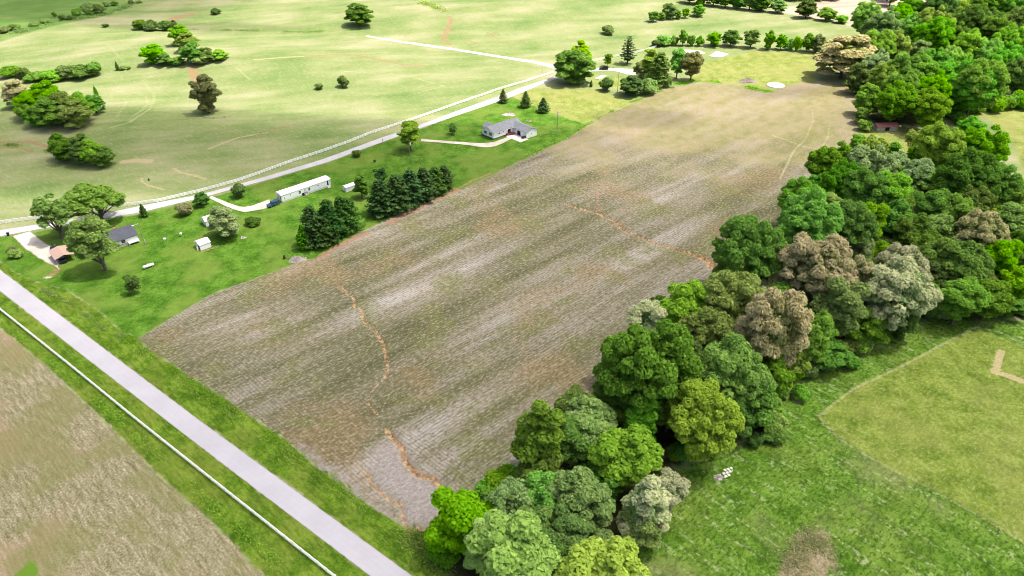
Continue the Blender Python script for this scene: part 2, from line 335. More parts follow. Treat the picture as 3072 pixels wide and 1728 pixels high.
def ground_material():
    n = N('ground'); p = n.pos(); A = n.attr
    pr = n.rot(p, -RA); ph = n.rot(p, -HA)
    wob2, big, big2, mid, patch, patch2, streak, redn, green = [A('n_' + k) for k in ('wob', 'big', 'big2', 'mid', 'patch', 'patch2', 'streak', 'red', 'green')]
    wob = n.noise(p, .35, 2, .55, 0, '2D'); fine = n.noise(p, 2.2, 3, .7, 0, '2D'); tuft = n.noise(p, .9, 4, .75, 0, '2D')
    speck = n.noise(n.rot(p, -RA, (.5, 1, 1)), 1.5, 3, .75, 0, '2D')
    hvec = n.rot(p, -HA, (.28, 1.3, 1)); sp_ = n.noise(hvec, .85, 4, .72, .3, '2D')
    def mask(att, w=.8, amp=2.0):
        s = n.math('MULTIPLY_ADD', n.math('SUBTRACT', wob, .5), amp * 2, A(att)); return n.step(s, -w, w)
    def blend(a, wa, b, wb): return n.math('ADD', n.math('MULTIPLY', a, wa), n.math('MULTIPLY', b, wb))
    # far rolling crop land: young green crop over straw
    far = n.ramp(blend(big, .5, streak, .5), [(.22, (.092, .158, .040)), (.36, (.138, .200, .060)), (.48, (.185, .228, .084)), (.60, (.245, .262, .125)), (.74, (.315, .298, .180))])
    far = n.mix(n.math('MULTIPLY', n.step(sp_, .50, .72), .30), far, (.38, .37, .23)); far = n.mix(n.math('MULTIPLY', n.step(tuft, .5, .7), .35), far, (.125, .165, .045))
    far = n.mix(n.step(A('z_tan'), -3, 3), far, n.ramp(streak, [(.3, (.32, .24, .18)), (.7, (.43, .34, .27))]))
    far = n.mix(n.step(A('z_valley'), -2, 2), far, n.ramp(blend(big2, .4, streak, .6), [(.3, (.075, .150, .030)), (.55, (.115, .195, .045)), (.75, (.190, .235, .080))]))
    # main crop field
    fc = n.ramp(blend(patch, .5, patch2, .5), [(.28, (.062, .064, .028)), (.40, (.106, .102, .054)), (.50, (.158, .142, .094)), (.60, (.225, .200, .158)), (.74, (.325, .300, .272))])
    fc = n.mix(n.math('MULTIPLY', n.step(redn, .52, .76), .6), fc, (.215, .150, .078))
    fc = n.mix(n.math('MULTIPLY', n.step(green, .52, .72), .6), fc, (.130, .135, .045))
    fc = n.mix(n.math('MULTIPLY', n.step(speck, .50, .70), .48), fc, (.36, .335, .29)); fc = n.mix(n.math('MULTIPLY', n.step(speck, .50, .34), .55), fc, (.055, .055, .028))
    def rows(vec, sp):
        sx = n.n('SeparateXYZ'); n.put(sx.inputs[0], vec)
        w = n.math('SINE', n.math('MULTIPLY', n.math('ADD', sx.outputs[1], n.math('MULTIPLY', wob2, 1.2)), 2 * math.pi / sp)); return n.step(w, -.1, .9)
    headland = n.step(n.math('ADD', A('z_road'), n.math('MULTIPLY', wob2, 8)), 38, 34)
    rh = rows(ph, .86)
    rw = n.mix(headland, rows(pr, .86), rh)
    grn = n.mix(n.step(big2, .35, .65), (.070, .082, .020), (.130, .126, .034))
    fc = n.mix(n.math('MULTIPLY', rw, n.math('MULTIPLY_ADD', tuft, .35, .18)), fc, grn)
    sy = n.n('SeparateXYZ'); n.put(sy.inputs[0], p)          # field colour turns paler and yellower towards the far end
    farf = n.step(n.math('ADD', sy.outputs[1], n.math('MULTIPLY', wob2, 60)), 275, 330)
    fc = n.mix(n.math('MULTIPLY', farf, .72), fc, n.ramp(blend(patch2, .5, mid, .5), [(.34, (.190, .185, .070)), (.5, (.250, .220, .110)), (.66, (.285, .235, .155))]))
    gc = n.ramp(blend(fine, .5, speck, .5), [(.3, (.150, .132, .115)), (.5, (.245, .218, .198)), (.7, (.35, .32, .30))])
    fc = n.mix(mask('z_grey', 3.0, 3.0), fc, gc)
    # straw field by the near fence
    sc = n.ramp(blend(sp_, .50, fine, .50), [(.30, (.080, .078, .032)), (.42, (.152, .142, .070)), (.52, (.235, .210, .130)), (.62, (.340, .305, .218)), (.74, (.46, .42, .33))])
    sc = n.mix(n.math('MULTIPLY', n.step(redn, .46, .66), .5), sc, (.30, .205, .135)); sc = n.mix(n.math('MULTIPLY', n.step(big2, .46, .64), .55), sc, (.150, .155, .052))
    sc = n.mix(n.math('MULTIPLY', rh, .32), sc, (.16, .15, .05)); sc = n.mix(n.step(green, .80, .86), sc, (.10, .185, .02))
    # lawn, verge, mown grass, meadow, hay
    gmix = n.math('ADD', blend(mid, .35, tuft, .40), n.math('MULTIPLY', fine, .25))
    def grass(lo, me_, hi, yellow, k=.5):
        return n.mix(n.math('MULTIPLY', n.step(big2, .42, .70), k), n.ramp(gmix, [(.38, lo), (.5, me_), (.62, hi)]), yellow)
    lawn = grass((.032, .090, .006), (.064, .150, .012), (.112, .212, .026), (.145, .198, .036), .55)
    verge = grass((.034, .080, .005), (.078, .150, .010), (.145, .222, .024), (.155, .185, .030), .5)
    verge = n.mix(n.math('MULTIPLY', n.step(sp_, .50, .36), .55), verge, (.042, .080, .004)); verge = n.mix(n.math('MULTIPLY', n.step(sp_, .54, .70), .4), verge, (.20, .225, .045))
    swath = n.noise(n.rot(p, -HA + R(8), (.16, 1.0, 1)), .8, 3, .7, 0, '2D')
    mown = grass((.032, .084, .005), (.078, .164, .014), (.140, .240, .034), (.160, .205, .038), .30)
    mown = n.mix(n.math('MULTIPLY', n.math('MULTIPLY', n.step(swath, .54, .64), n.step(tuft, .42, .60)), .55), mown, (.33, .36, .20)); mown = n.mix(n.math('MULTIPLY', n.step(speck, .52, .36), .75), mown, (.028, .058, .006)); mown = n.mix(n.math('MULTIPLY', n.step(redn, .55, .75), .35), mown, (.20, .18, .09))
    meadow = grass((.066, .112, .010), (.128, .182, .024), (.200, .252, .052), (.200, .215, .056), .35)
    meadow = n.mix(n.math('MULTIPLY', n.step(speck, .54, .70), .35), meadow, (.34, .35, .18)); meadow = n.mix(n.math('MULTIPLY', n.step(speck, .46, .32), .4), meadow, (.08, .095, .018))
    hay = grass((.118, .165, .028), (.190, .222, .052), (.265, .280, .095), (.250, .245, .085), .5)
    weedy = grass((.10, .11, .05), (.20, .17, .09), (.33, .26, .18), (.24, .24, .12), .5)
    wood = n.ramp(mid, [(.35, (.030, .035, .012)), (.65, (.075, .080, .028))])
    c = far
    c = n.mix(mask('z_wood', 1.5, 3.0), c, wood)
    c = n.mix(mask('z_mown', 1.0, 1.5), c, mown); c = n.mix(mask('z_meadow', .5, .5), c, meadow); c = n.mix(mask('z_weedy', .9, 2.2), c, weedy)
    c = n.mix(mask('z_lawn', .6, 1.0), c, lawn); c = n.mix(mask('z_hay', 1.5, 3.0), c, hay); c = n.mix(mask('z_verge', .4, .9), c, verge)
    c = n.mix(mask('z_field', .25, .8), c, fc); c = n.mix(mask('z_straw', .35, 1.2), c, sc)
    c = n.mix(n.math('MULTIPLY', n.step(n.math('MULTIPLY_ADD', n.math('SUBTRACT', tuft, .5), 1.0, A('z_track')), -.35, .3), .36), c, (.42, .39, .24))
    tone = A('z_tone')
    ochre = n.ramp(tuft, [(.34, (.085, .044, .022)), (.46, (.21, .118, .056)), (.62, (.40, .285, .165))])
    red = n.ramp(tuft, [(.3, (.19, .095, .055)), (.5, (.27, .145, .090)), (.7, (.35, .22, .15))])
    sand = n.ramp(fine, [(.3, (.33, .23, .13)), (.6, (.47, .38, .24))])
    dirt = n.mix(n.step(tone, .4, .6), ochre, n.mix(n.step(tone, 1.4, 1.6), red, sand))
    gf = n.math('MULTIPLY_ADD', n.math('SUBTRACT', tuft, .5), 1.9, A('z_gully'))
    c = n.mix(n.math('MULTIPLY', n.step(gf, -.25, .15), n.math('MULTIPLY_ADD', n.step(tone, .4, .6), -.28, .9)), c, dirt)
    n.color(c, .95); n.b.inputs['Specular IOR Level'].default_value = .08
    n.bump(tuft, .55, .28)
    return n.m
ground = link('ground', gme, ground_material()); tag(ground, kind='structure')
# land beyond, out to the horizon
ob = MB(); far_r = 15000.0
ob.add([(-far_r, -far_r, -3), (far_r, -far_r, -3), (far_r, far_r, -3), (-far_r, far_r, -3)], [(0, 1, 2, 3)])
fm = N('far_land'); fm.color(fm.ramp(fm.noise(fm.pos(), .004, 5), [(.35, (.10, .15, .04)), (.65, (.28, .30, .11))]), .95)
tag(ob.build('distant_land', fm.m), kind='structure')

# ------------------------------------------------------------------ roads, lanes and drives as sheets just above the ground
def strip(name, left, right, mat, dz=.05, step=2.0, ext=(0, 0), jag=0.0, nx=9):
    L = GP(left); Q = GP(right)
    def resample(A, n):
        d = np.r_[0, np.cumsum(np.linalg.norm(np.diff(A, axis=0), axis=1))]; t = np.linspace(0, d[-1], n)
        return np.stack([np.interp(t, d, A[:, 0]), np.interp(t, d, A[:, 1])], 1)
    def extend(A):
        if ext[0]: A = np.vstack([A[0] - (A[1] - A[0]) / np.linalg.norm(A[1] - A[0]) * ext[0], A])
        if ext[1]: A = np.vstack([A, A[-1] + (A[-1] - A[-2]) / np.linalg.norm(A[-1] - A[-2]) * ext[1]])
        return A
    L = extend(L); Q = extend(Q)
    n = max(6, int(np.linalg.norm(np.diff(L, axis=0), axis=1).sum() / step))
    L = resample(L, n); Q = resample(Q, n)
    for _ in range(3):                                   # ease the corners
        L[1:-1] = .25 * L[:-2] + .5 * L[1:-1] + .25 * L[2:]; Q[1:-1] = .25 * Q[:-2] + .5 * Q[1:-1] + .25 * Q[2:]
    if jag:
        w = (Q - L); L = L + w * RNG.normal(0, jag, (n, 1)); Q = Q + w * RNG.normal(0, jag, (n, 1))
    V = []; F = []
    for j in range(nx):
        t = j / (nx - 1); A = L * (1 - t) + Q * t
        V.append(np.column_stack([A, hgt(A[:, 0], A[:, 1]) + dz]))
    V = np.vstack(V); i = np.arange(n - 1)
    for j in range(nx - 1): F.append(np.stack([j * n + i, (j + 1) * n + i, (j + 1) * n + i + 1, j * n + i + 1], 1))
    me = np_mesh(name, V, np.vstack(F))
    at = me.attributes.new('across', 'FLOAT', 'POINT'); at.data.foreach_set('value', np.repeat(np.linspace(0, 1, nx), n).astype(np.float32))
    return tag(link(name, me, mat), kind='structure')
def asphalt(name, base, tint, grain=8.0, worn=(.30, .29, .29), edge=(.20, .19, .12), ew=.035):
    n = N(name); p = n.pos(); a = n.noise(p, grain, 2, .7, 0, '2D'); b = n.noise(p, .12, 4, .6, 0, '2D'); c = n.noise(p, .7, 4, .65, 0, '2D'); t = n.attr('across')
    k = n.ramp(n.math('ADD', n.math('MULTIPLY', a, .02), n.math('ADD', n.math('MULTIPLY', b, .78), n.math('MULTIPLY', c, .20))), [(.34, base), (.66, tint)])
    wh = n.math('COSINE', n.math('MULTIPLY', t, 8 * math.pi)); k = n.mix(n.math('MULTIPLY', n.step(wh, -.2, 1.0), .07), k, worn)          # wheel paths
    k = n.mix(n.math('MULTIPLY', n.step(c, .62, .78), .16), k, worn)
    e = n.math('ABSOLUTE', n.math('SUBTRACT', t, .5)); k = n.mix(n.step(n.math('MULTIPLY_ADD', n.math('SUBTRACT', c, .5), .10, e), .5 - ew, .5), k, edge)   # grassy, broken edges
    n.color(k, .88); return n.m
road_mat = asphalt('pale_asphalt', (.355, .345, .372), (.395, .385, .412))
lane_mat = asphalt('chip_seal', (.37, .362, .37), (.45, .44, .44), 8, (.34, .33, .32), (.22, .21, .12), .06)
gravel_mat = asphalt('gravel', (.38, .335, .28), (.60, .55, .48), 3.0, (.30, .26, .19), (.20, .20, .09), .10)
strip('road', [(-60,764),(0,809),(292,1030),(584,1250),(760,1379),(1000,1555),(1238,1728)], [(-60,828),(0,874),(240,1061),(483,1250),(760,1463),(930,1592),(1109,1728)], road_mat, .06, 2, (60, 90))
strip('road', [(-120,709),(0,690),(133,670),(236,655),(400,622),(590,586),(717,552),(800,529),(948,484),(1044,450),(1166,405),(1201,395),(1260,374),(1400,322),(1560,264),(1661,231),(1720,214),(1790,204),(1850,204)],
      [(-120,728),(0,710),(140,684),(248,665),(419,639),(584,599),(734,558),(800,541),(980,488),(1083,450),(1145,428),(1210,404),(1269,382),(1410,334),(1560,281),(1661,239),(1722,222),(1790,212),(1850,213)], lane_mat, .05, 2, (40, 0))
strip('lane', [(1100,106),(1180,119),(1300,136),(1420,154),(1500,167),(1600,181),(1690,199)], [(1098,110),(1180,125),(1300,143),(1420,161),(1500,174),(1600,190),(1680,212)], gravel_mat, .05, 2, (0, 0), .04)
strip('drive', [(1840,204),(1870,205),(1900,208),(1925,218)], [(1840,213),(1862,218),(1880,224),(1915,228)], gravel_mat, .055, 1.0, (0, 0), .03)
strip('drive', [(92,694),(130,725),(160,742),(175,752),(186,770)], [(38,709),(70,742),(110,772),(140,790),(172,804)], gravel_mat, .055, 1.0, (0, 0), .02)
strip('drive', [(1265,416),(1275,418),(1320,421),(1400,427),(1450,430),(1480,427),(1515,414),(1525,410)], [(1262,424),(1275,425),(1320,428),(1400,435),(1440,441),(1475,443),(1510,430),(1535,416)], gravel_mat, .055, 1.0, (0, 0), .02)
strip('drive', [(634,588),(650,594),(690,610),(720,621),(745,620),(775,610),(808,598)], [(628,594),(642,602),(680,620),(725,637),(760,634),(790,628),(812,622)], gravel_mat, .055, 1.0, (0, 0), .03)

# ------------------------------------------------------------------ clouds drifting high above the land: thin ones dim the sun over the near half of the view
def cloud(gx0, gy0, rx, ry, thick, density, label, seed, alt=620.0):
    """a lens of even cloud whose shadow falls round ground point (gx0, gy0)"""
    k = alt / sun_dir.z; c = Vector((gx0, gy0, 0)) + sun_dir * k
    bm = bmesh.new(); bmesh.ops.create_icosphere(bm, subdivisions=5, radius=1.0)
    rg = np.random.default_rng(seed); ph = rg.uniform(0, 6.28, 12)
    for v in bm.verts:
        x, y, z = v.co
        e = 1 + .12 * math.sin(2 * math.atan2(y, x) + ph[0]) + .08 * math.sin(5 * math.atan2(y, x) + ph[1])
        l = 1 + .30 * math.sin(x * 5 + ph[2]) * math.sin(y * 4 + ph[3]) + .18 * math.sin(x * 11 + ph[4]) * math.sin(y * 10 + ph[5])
        rr = math.hypot(x, y); taper = max(0.0, 1 - rr) ** .5
        v.co = (x * rx * e, y * ry * e, (z * (.55 + .45 * taper)) * thick * l)
    me = bpy.data.meshes.new('cloud'); bm.to_mesh(me); bm.free()
    o = link('cloud', me); o.location = c
    m = bpy.data.materials.new('cloud_vapour'); m.use_nodes = True; t = m.node_tree; t.nodes.clear()
    vo = t.nodes.new('ShaderNodeVolumePrincipled'); vo.inputs['Color'].default_value = (.95, .95, .96, 1); vo.inputs['Density'].default_value = density; vo.inputs['Anisotropy'].default_value = .6
    ou = t.nodes.new('ShaderNodeOutputMaterial'); t.links.new(vo.outputs[0], ou.inputs['Volume']); me.materials.append(m)
    return tag(o, label, 'cloud', None)
cloud(20, 60, 620, 262, 60, .0075, 'broad thin white cloud high above the crop field and woods', 3)
cloud(-350, 535, 170, 62, 40, .020, 'small white cloud high above the far green valley field', 5)
cloud(-230, 478, 95, 17, 22, .022, 'narrow white cloud high above the hedge on the far hill', 6)
cloud(62, 318, 24, 17, 15, .03, 'little white cloud high above the yellow end of the crop field', 8)
cloud(140, 352, 30, 12, 15, .025, 'wispy white cloud high above the round pad by the field', 9)
cloud(-160, 280, 190, 52, 42, .024, 'long white cloud high above the lower left pasture', 12)

# ------------------------------------------------------------------ white three-rail board fences
white_paint = simple('white_vinyl', (.90, .90, .90), .45, var=.02)
def resample_line(pts, step):
    A = np.asarray(pts); d = np.r_[0, np.cumsum(np.linalg.norm(np.diff(A, axis=0), axis=1))]
    n = max(2, int(round(d[-1] / step)) + 1); t = np.linspace(0, d[-1], n)
    return np.stack([np.interp(t, d, A[:, 0]), np.interp(t, d, A[:, 1])], 1)
post_me = None
def board_fence(pts, label, spacing=2.44):
    global post_me
    P = resample_line(pts, spacing); root = empty('board_fence', (P[0][0], P[0][1], zat(*P[0])))
    tag(root, label, 'fence', 'white board fences along the roads')
    off = Vector(root.location)
    if post_me is None:
        b = MB().box(-.08, .08, -.08, .08, -.3, 1.40).prism([(-.10, 1.40), (.10, 1.40), (0, 1.50)], 'y', -.1, .1); o = b.build('post', white_paint); post_me = o.data; bpy.data.objects.remove(o)
    for i, q in enumerate(P):
        o = link('post', post_me, None, root); o.location = Vector((q[0], q[1], zat(*q))) - off
        d = P[min(i + 1, len(P) - 1)] - P[max(i - 1, 0)]; o.rotation_euler.z = math.atan2(d[1], d[0])
    for i in range(0, len(P) - 1, 2):                      # one board spans two bays
        j = min(i + 2, len(P) - 1)
        for zr in (.40, .82, 1.24):
            b = MB()
            for k in range(i, j):
                a = Vector((*P[k], zat(*P[k]) + zr)) - off; c = Vector((*P[k + 1], zat(*P[k + 1]) + zr)) - off
                b.bar(a, c, .09, .21)
            b.build('rail', white_paint, root)
    return root
FENCE_FAR = GP([(-150,693),(-60,681),(11.6,671.4),(108.6,657.9),(249.8,637.6),(387,618.5),(474,607),(600,577),(712,546),(779,523),(872,488.5),(947,464),(1050,428),(1111,403),(1150,390),(1199,374),(1282,345.6),(1327,330),(1420,297),(1500,269),(1580,246),(1661,219)])
board_fence(FENCE_FAR, 'long white three-rail fence running along the far lane beside the pasture')
board_fence(GP([(1775,186),(1845,171),(1900,161),(1935,154),(1968,143)]), 'short white three-rail fence beyond the black car and the tall pine', 2.44)
board_fence(GP([(-120,838),(0,931),(200,1091),(404,1258),(700,1494),(1005,1736),(1120,1826)]), 'long white three-rail fence between the wide road and the straw field')

# ------------------------------------------------------------------ building helpers (local x along the ridge, local y across, origin at a near corner)
siding_w = None
def siding(name, c, lap=.2):
    if name in MATS: return MATS[name]
    n = N(name); o = n.obj(); s = n.n('SeparateXYZ'); n.put(s.inputs[0], o)
    w = n.math('FRACT', n.math('MULTIPLY', s.outputs[2], 1 / lap)); nz = n.noise(o, 1.2, 4, .6)
    n.color(n.mix(n.step(nz, .4, .75), c, tuple(x * .94 for x in c)), .55); n.bump(w, .5, .03); MATS[name] = n.m; return n.m
def brick_mat():
    n = N('red_brick'); t = n.n('TexBrick'); n.put(t.inputs['Vector'], n.rot(n.obj(), 0)); t.inputs['Scale'].default_value = 4
    n.put(t.inputs['Color1'], (.34, .14, .085)); n.put(t.inputs['Color2'], (.42, .20, .13)); n.put(t.inputs['Mortar'], (.45, .40, .35))
    n.color(t.outputs[0], .85); return n.m
def shingle(name, c):
    if name in MATS: return MATS[name]
    n = N(name); o = n.obj(); a = n.noise(o, 5, 4, .7); b = n.noise(o, .5, 4, .6)
    n.color(n.ramp(n.math('ADD', n.math('MULTIPLY', a, .5), n.math('MULTIPLY', b, .5)), [(.3, tuple(x * .7 for x in c)), (.7, tuple(x * 1.25 for x in c))]), .9); n.bump(a, .4, .04); MATS[name] = n.m; return n.m
glass_d = simple('window_glass', (.03, .035, .04), .12, 0, .2, 1, .6)
black_t = simple('black_trim', (.018, .018, .02), .5); dark_t = simple('dark_opening', (.012, .012, .012), .9)  # near-black door sheets; in open doorways they paint in the shade inside
white_t = simple('white_trim', (.78, .78, .78), .5, var=.04)
def gable_roof(name, mat, parent, a0, a1, b0, b1, ze, zr, axis='x', over=.35, th=.14):
    """ridge runs along axis; a = along, b = across"""
    m = (b0 + b1) / 2; sl = (zr - ze) / (m - b0); e0, e1 = b0 - over, b1 + over; z0 = ze - over * sl
    poly = [(e0, z0), (m, zr), (e1, z0), (e1, z0 + th), (m, zr + th * 1.2), (e0, z0 + th)]
    return MB().prism(poly, axis, a0 - over, a1 + over).build(name, mat, parent)
def gable_walls(name, mat, parent, a0, a1, b0, b1, z0, ze, zr, axis='x'):
    m = (b0 + b1) / 2
    return MB().prism([(b0, z0), (b1, z0), (b1, ze), (m, zr - .02), (b0, ze)], axis, a0, a1).build(name, mat, parent)
def opening(kind, parent, plane, at, c, z, w, h, out, frame=white_t, pane=glass_d, bars=1, proud=.05):
    """window or door on plane 'x' or 'y' (value at), centred on c, sill z; out = -1 or 1 outward side"""
    def bx(b, u0, u1, v0, v1, d0, d1):
        lo, hi = sorted((at + out * d0, at + out * d1))
        return b.box(lo, hi, u0, u1, v0, v1) if plane == 'x' else b.box(u0, u1, lo, hi, v0, v1)
    t = .07; fr = MB(); bx(fr, c - w / 2, c + w / 2, z, z + t, .002, proud); bx(fr, c - w / 2, c + w / 2, z + h - t, z + h, .002, proud)
    bx(fr, c - w / 2, c - w / 2 + t, z + t, z + h - t, .002, proud); bx(fr, c + w / 2 - t, c + w / 2, z + t, z + h - t, .002, proud)
    if bars: bx(fr, c - w / 2 + t, c + w / 2 - t, z + h / 2 - .025, z + h / 2 + .025, .002, proud)
    f = fr.build(kind, frame, parent)
    pn = MB(); bx(pn, c - w / 2 + t, c + w / 2 - t, z + t, z + h - t, .004, proud * .5); pn.build('pane' if kind == 'window' else 'door_panel', pane, f)
    return f
def shutters(parent, plane, at, c, z, w, h, out, mat=black_t):
    for s in (-1, 1):
        u = c + s * (w / 2 + .2); lo, hi = sorted((at + out * .002, at + out * .05)); b = MB()
        if plane == 'x': b.box(lo, hi, u - .17, u + .17, z, z + h)
        else: b.box(u - .17, u + .17, lo, hi, z, z + h)
        b.build('shutter', mat, parent)
def house_at(name, px, py, ang): g = G(px, py); return empty(name, (g[0], g[1], zat(*g)), R(ang))

# white house with grey roof and garage wing
wsid = siding('white_siding', (.88, .88, .885)); grey_roof = shingle('grey_shingles', (.205, .215, .235)); conc = simple('concrete', (.55, .51, .46), .85, var=.12, scale=1.0)
h2 = house_at('house', 1480.7, 419.4, 42.5); tag(h2, 'white L-shaped house with grey shingle roof and black shutters', 'house')
MB().box(.05, 16.95, .05, 7.55, -.4, .55).build('foundation', simple('skirting', (.10, .10, .095), .9), h2)
gable_walls('wall', wsid, h2, 0, 17, 0, 7.6, .55, 3.05, 4.55)
gable_roof('roof', grey_roof, h2, 0, 17, 0, 7.6, 3.07, 4.6)
gable_walls('wall', wsid, h2, 11.6, 17.9, -8.8, -.01, -.2, 2.75, 4.1, 'y') if False else None
gw = MB(); gw.prism([(11.6, -.2), (17.9, -.2), (17.9, 2.75), (14.75, 4.05), (11.6, 2.75)], 'y', -8.8, .2).build('garage_wall', wsid, h2)
gable_roof('garage_roof', grey_roof, h2, -8.8, 3.6, 11.6, 17.9, 2.77, 4.1, 'y', .3)
MB().prism([(2.2, .4), (7.0, .4), (7.0, 3.0), (4.6, 4.2), (2.2, 3.0)], 'y', 7.4, 9.6).build('back_wing_wall', wsid, h2)
gable_roof('back_wing_roof', grey_roof, h2, 4.6, 9.6, 2.2, 7.0, 3.02, 4.3, 'y', .3)
for yy, ww in ((2.0, .9), (5.4, .9)):
    opening('window', h2, 'x', 0, yy, 1.35, ww, 1.25, -1); shutters(h2, 'x', 0, yy, 1.35, ww, 1.25, -1)
opening('window', h2, 'y', 0, 3.4, 1.75, 1.0, .7, -1, bars=0); opening('window', h2, 'y', 0, 6.0, 1.8, .45, .7, -1, bars=0)
opening('door', h2, 'y', 0, 9.3, .6, 1.7, 2.05, -1, black_t, dark_t, 0)
opening('garage_door', h2, 'x', 11.6, -3.9, .02, 2.3, 2.2, -1, white_t, dark_t, 0)  # dark sheet on the solid wall paints the shade inside the garage opening
opening('door', h2, 'x', 11.6, -7.4, .02, .95, 2.05, -1, white_t, white_t, 0)
opening('window', h2, 'y', -8.8, 14.7, 1.2, .5, .6, -1, bars=0)
MB().box(11.5, 11.62, -8.95, -.3, 2.45, 2.6).build('gutter', white_t, h2); MB().box(-.1, 11.5, -.43, -.36, 2.78, 2.9).build('gutter', white_t, h2)
for k in (3, 8, 13): MB().tube([(k, 4.6, 4.2), (k, 4.6, 4.75)], [.09, .09]).build('roof_vent', white_t, h2)
pad = MB().box(6.6, 11.4, -10.2, -.6, -.1, .12).build('patio_slab', conc); pad.location = h2.location; pad.rotation_euler = h2.rotation_euler
tag(pad, 'pale concrete parking slab in the corner of the white house', 'slab')

# mobile home
mh = house_at('mobile_home', 847.7, 608, 43.5); tag(mh, 'long narrow white mobile home standing on the lawn', 'mobile home')
msid = siding('white_metal_siding', (.85, .87, .89), .1); mroof = simple('white_metal_roof', (.86, .85, .86), .35, var=.03)
MB().box(.06, 20.44, .06, 3.94, -.3, .52).build('skirt', simple('pale_skirt', (.62, .63, .64), .7), mh)
MB().box(0, 20.5, 0, 4.0, .52, 2.85).build('wall', msid, mh)
MB().prism([(-.12, 2.83), (4.12, 2.83), (4.12, 2.93), (3.1, 3.24), (2.0, 3.34), (.9, 3.24), (-.12, 2.93)], 'x', -.12, 20.62).build('roof', mroof, mh)
for xx, zz, ww, hh in ((3.6, 1.75, .45, .5), (7.4, 1.1, .9, 1.2), (11.3, 1.05, .8, 1.35), (15.2, 1.75, .8, .5)): opening('window', mh, 'y', 0, xx, zz, ww, hh, -1)
opening('door', mh, 'y', 0, 9.6, .6, .85, 2.0, -1, white_t, simple('grey_door', (.55, .58, .62), .6), 0); opening('door', mh, 'y', 0, 19.2, .6, .8, 2.05, -1, white_t, glass_d, 0)
for yy in (1.0, 2.6): opening('window', mh, 'x', 0, yy, 1.0, .75, 1.4, -1)
MB().box(20.15, 20.32, -.06, -.002, .5, 2.85).build('corner_trim', simple('grey_trim', (.35, .35, .36), .6), mh)
for k in range(3): MB().box(18.6, 19.8, -.45 - .3 * k, -.06 - .3 * k, 0, .48 - .16 * k).build('step', conc, mh)
for k in range(3): MB().box(9.1, 10.2, -.45 - .3 * k, -.06 - .3 * k, 0, .48 - .16 * k).build('step', simple('grey_wood', (.30, .28, .25), .9), mh)
MB().tube([(2.0, .1, .4), (2.0, .1, .45)], [.02, .02]).box(1.0, 1.25, -.1, -.003, 1.3, 1.7).build('meter_box', simple('meter_grey', (.16, .17, .18), .6), mh)

# sheds
def shed(px, py, ang, L, W, he, hr, label, wall, roof, door=None, over=.15, group=None):
    s = house_at('shed', px, py, ang); tag(s, label, 'shed', group)
    gable_walls('wall', wall, s, 0, L, 0, W, -.2, he, hr); gable_roof('roof', roof, s, 0, L, 0, W, he + .01, hr + .03, 'x', over, .07)
    if door: opening('door', s, *door)
    return s
shed(620.4, 681.4, 40, 6.2, 4.0, 2.15, 3.0, 'white gabled shed half hidden behind the pale green yard tree', siding('shed_white', (.88, .88, .88), .25), mroof, ('x', 0, 2.0, .05, 1.1, 1.8, -1, white_t, white_t, 0))
s2 = shed(603, 752.2, 134, 3.6, 3.9, 1.95, 2.75, 'small white shed with a dark open doorway and worn red soil beside it', siding('shed_white', (.88, .88, .88), .25), mroof, None)
s2.rotation_euler.z = R(45)
opening('door', s2, 'x', 0, .85, .03, 1.3, 1.75, -1, white_t, dark_t, 0)  # no real hole: the shade inside the doorway is a dark sheet
MB().box(-.9, -.5, .5, .62, .1, 1.5).build('door_leaf', white_t, s2)
shed(1039, 577, 43, 4.4, 2.3, 1.85, 2.25, 'low white storage shed standing behind the mobile home', siding('shed_white', (.88, .88, .88), .25), mroof, ('x', 0, 1.1, .05, .9, 1.6, -1, white_t, white_t, 0))
tin = simple('weathered_tin', (.42, .43, .44), .5, .4); redtin = simple('faded_red_tin', (.40, .135, .13), .55, .1, .25)
rs = shed(2630, 394, 4, 9.5, 4.5, 2.2, 2.9, 'old shed with faded red tin roof at the edge of the woods', simple('grey_boards', (.36, .34, .33), .9, var=.3), redtin, ('y', 0, 4.6, .05, 2.2, 1.8, -1, tin, dark_t, 0), .4)
opening('door', rs, 'y', 0, 7.6, .05, 1.8, 1.8, -1, tin, tin, 0)

# brick house with dark roof behind the yard trees
h1 = house_at('house', 258, 777, 42.5); tag(h1, 'brick house with dark slate-coloured roof behind the yard trees', 'house'); bk = brick_mat(); dark_roof = shingle('dark_shingles', (.075, .082, .10))
MB().box(0, 16.5, 0, 8.4, -.3, 1.0).build('wall', bk, h1, 0)
gable_walls('upper_wall', wsid, h1, .03, 16.47, .03, 8.37, 1.0, 2.7, 4.3); gable_roof('roof', dark_roof, h1, 0, 16.5, 0, 8.4, 2.72, 4.4, 'x', .45)
for xx in (3.0, 8.2, 12.0): opening('window', h1, 'y', .03, xx, 1.2, 1.3, 1.1, -1)
for yy in (2.5, 6.0): opening('window', h1, 'x', .03, yy, 1.15, .7, 1.0, -1)
opening('door', h1, 'y', 0, 5.6, .1, .95, 2.0, -1, white_t, white_t, 0)
MB().box(13.2, 16.5, -1.3, -.02, .9, 1.05).box(13.2, 13.35, -1.3, -1.15, 0, .9).box(16.35, 16.5, -1.3, -1.15, 0, .9).build('porch_deck', white_t, h1)
MB().box(13.2, 16.5, -1.3, -1.24, 1.75, 1.83).box(13.2, 13.26, -1.3, -1.24, 1.05, 1.75).box(16.44, 16.5, -1.3, -1.24, 1.05, 1.75).box(14.8, 14.86, -1.3, -1.24, 1.05, 1.75).build('porch_rail', white_t, h1)
MB().box(11.2, 11.8, 4.6, 5.2, 3.4, 5.1).build('chimney', bk, h1)

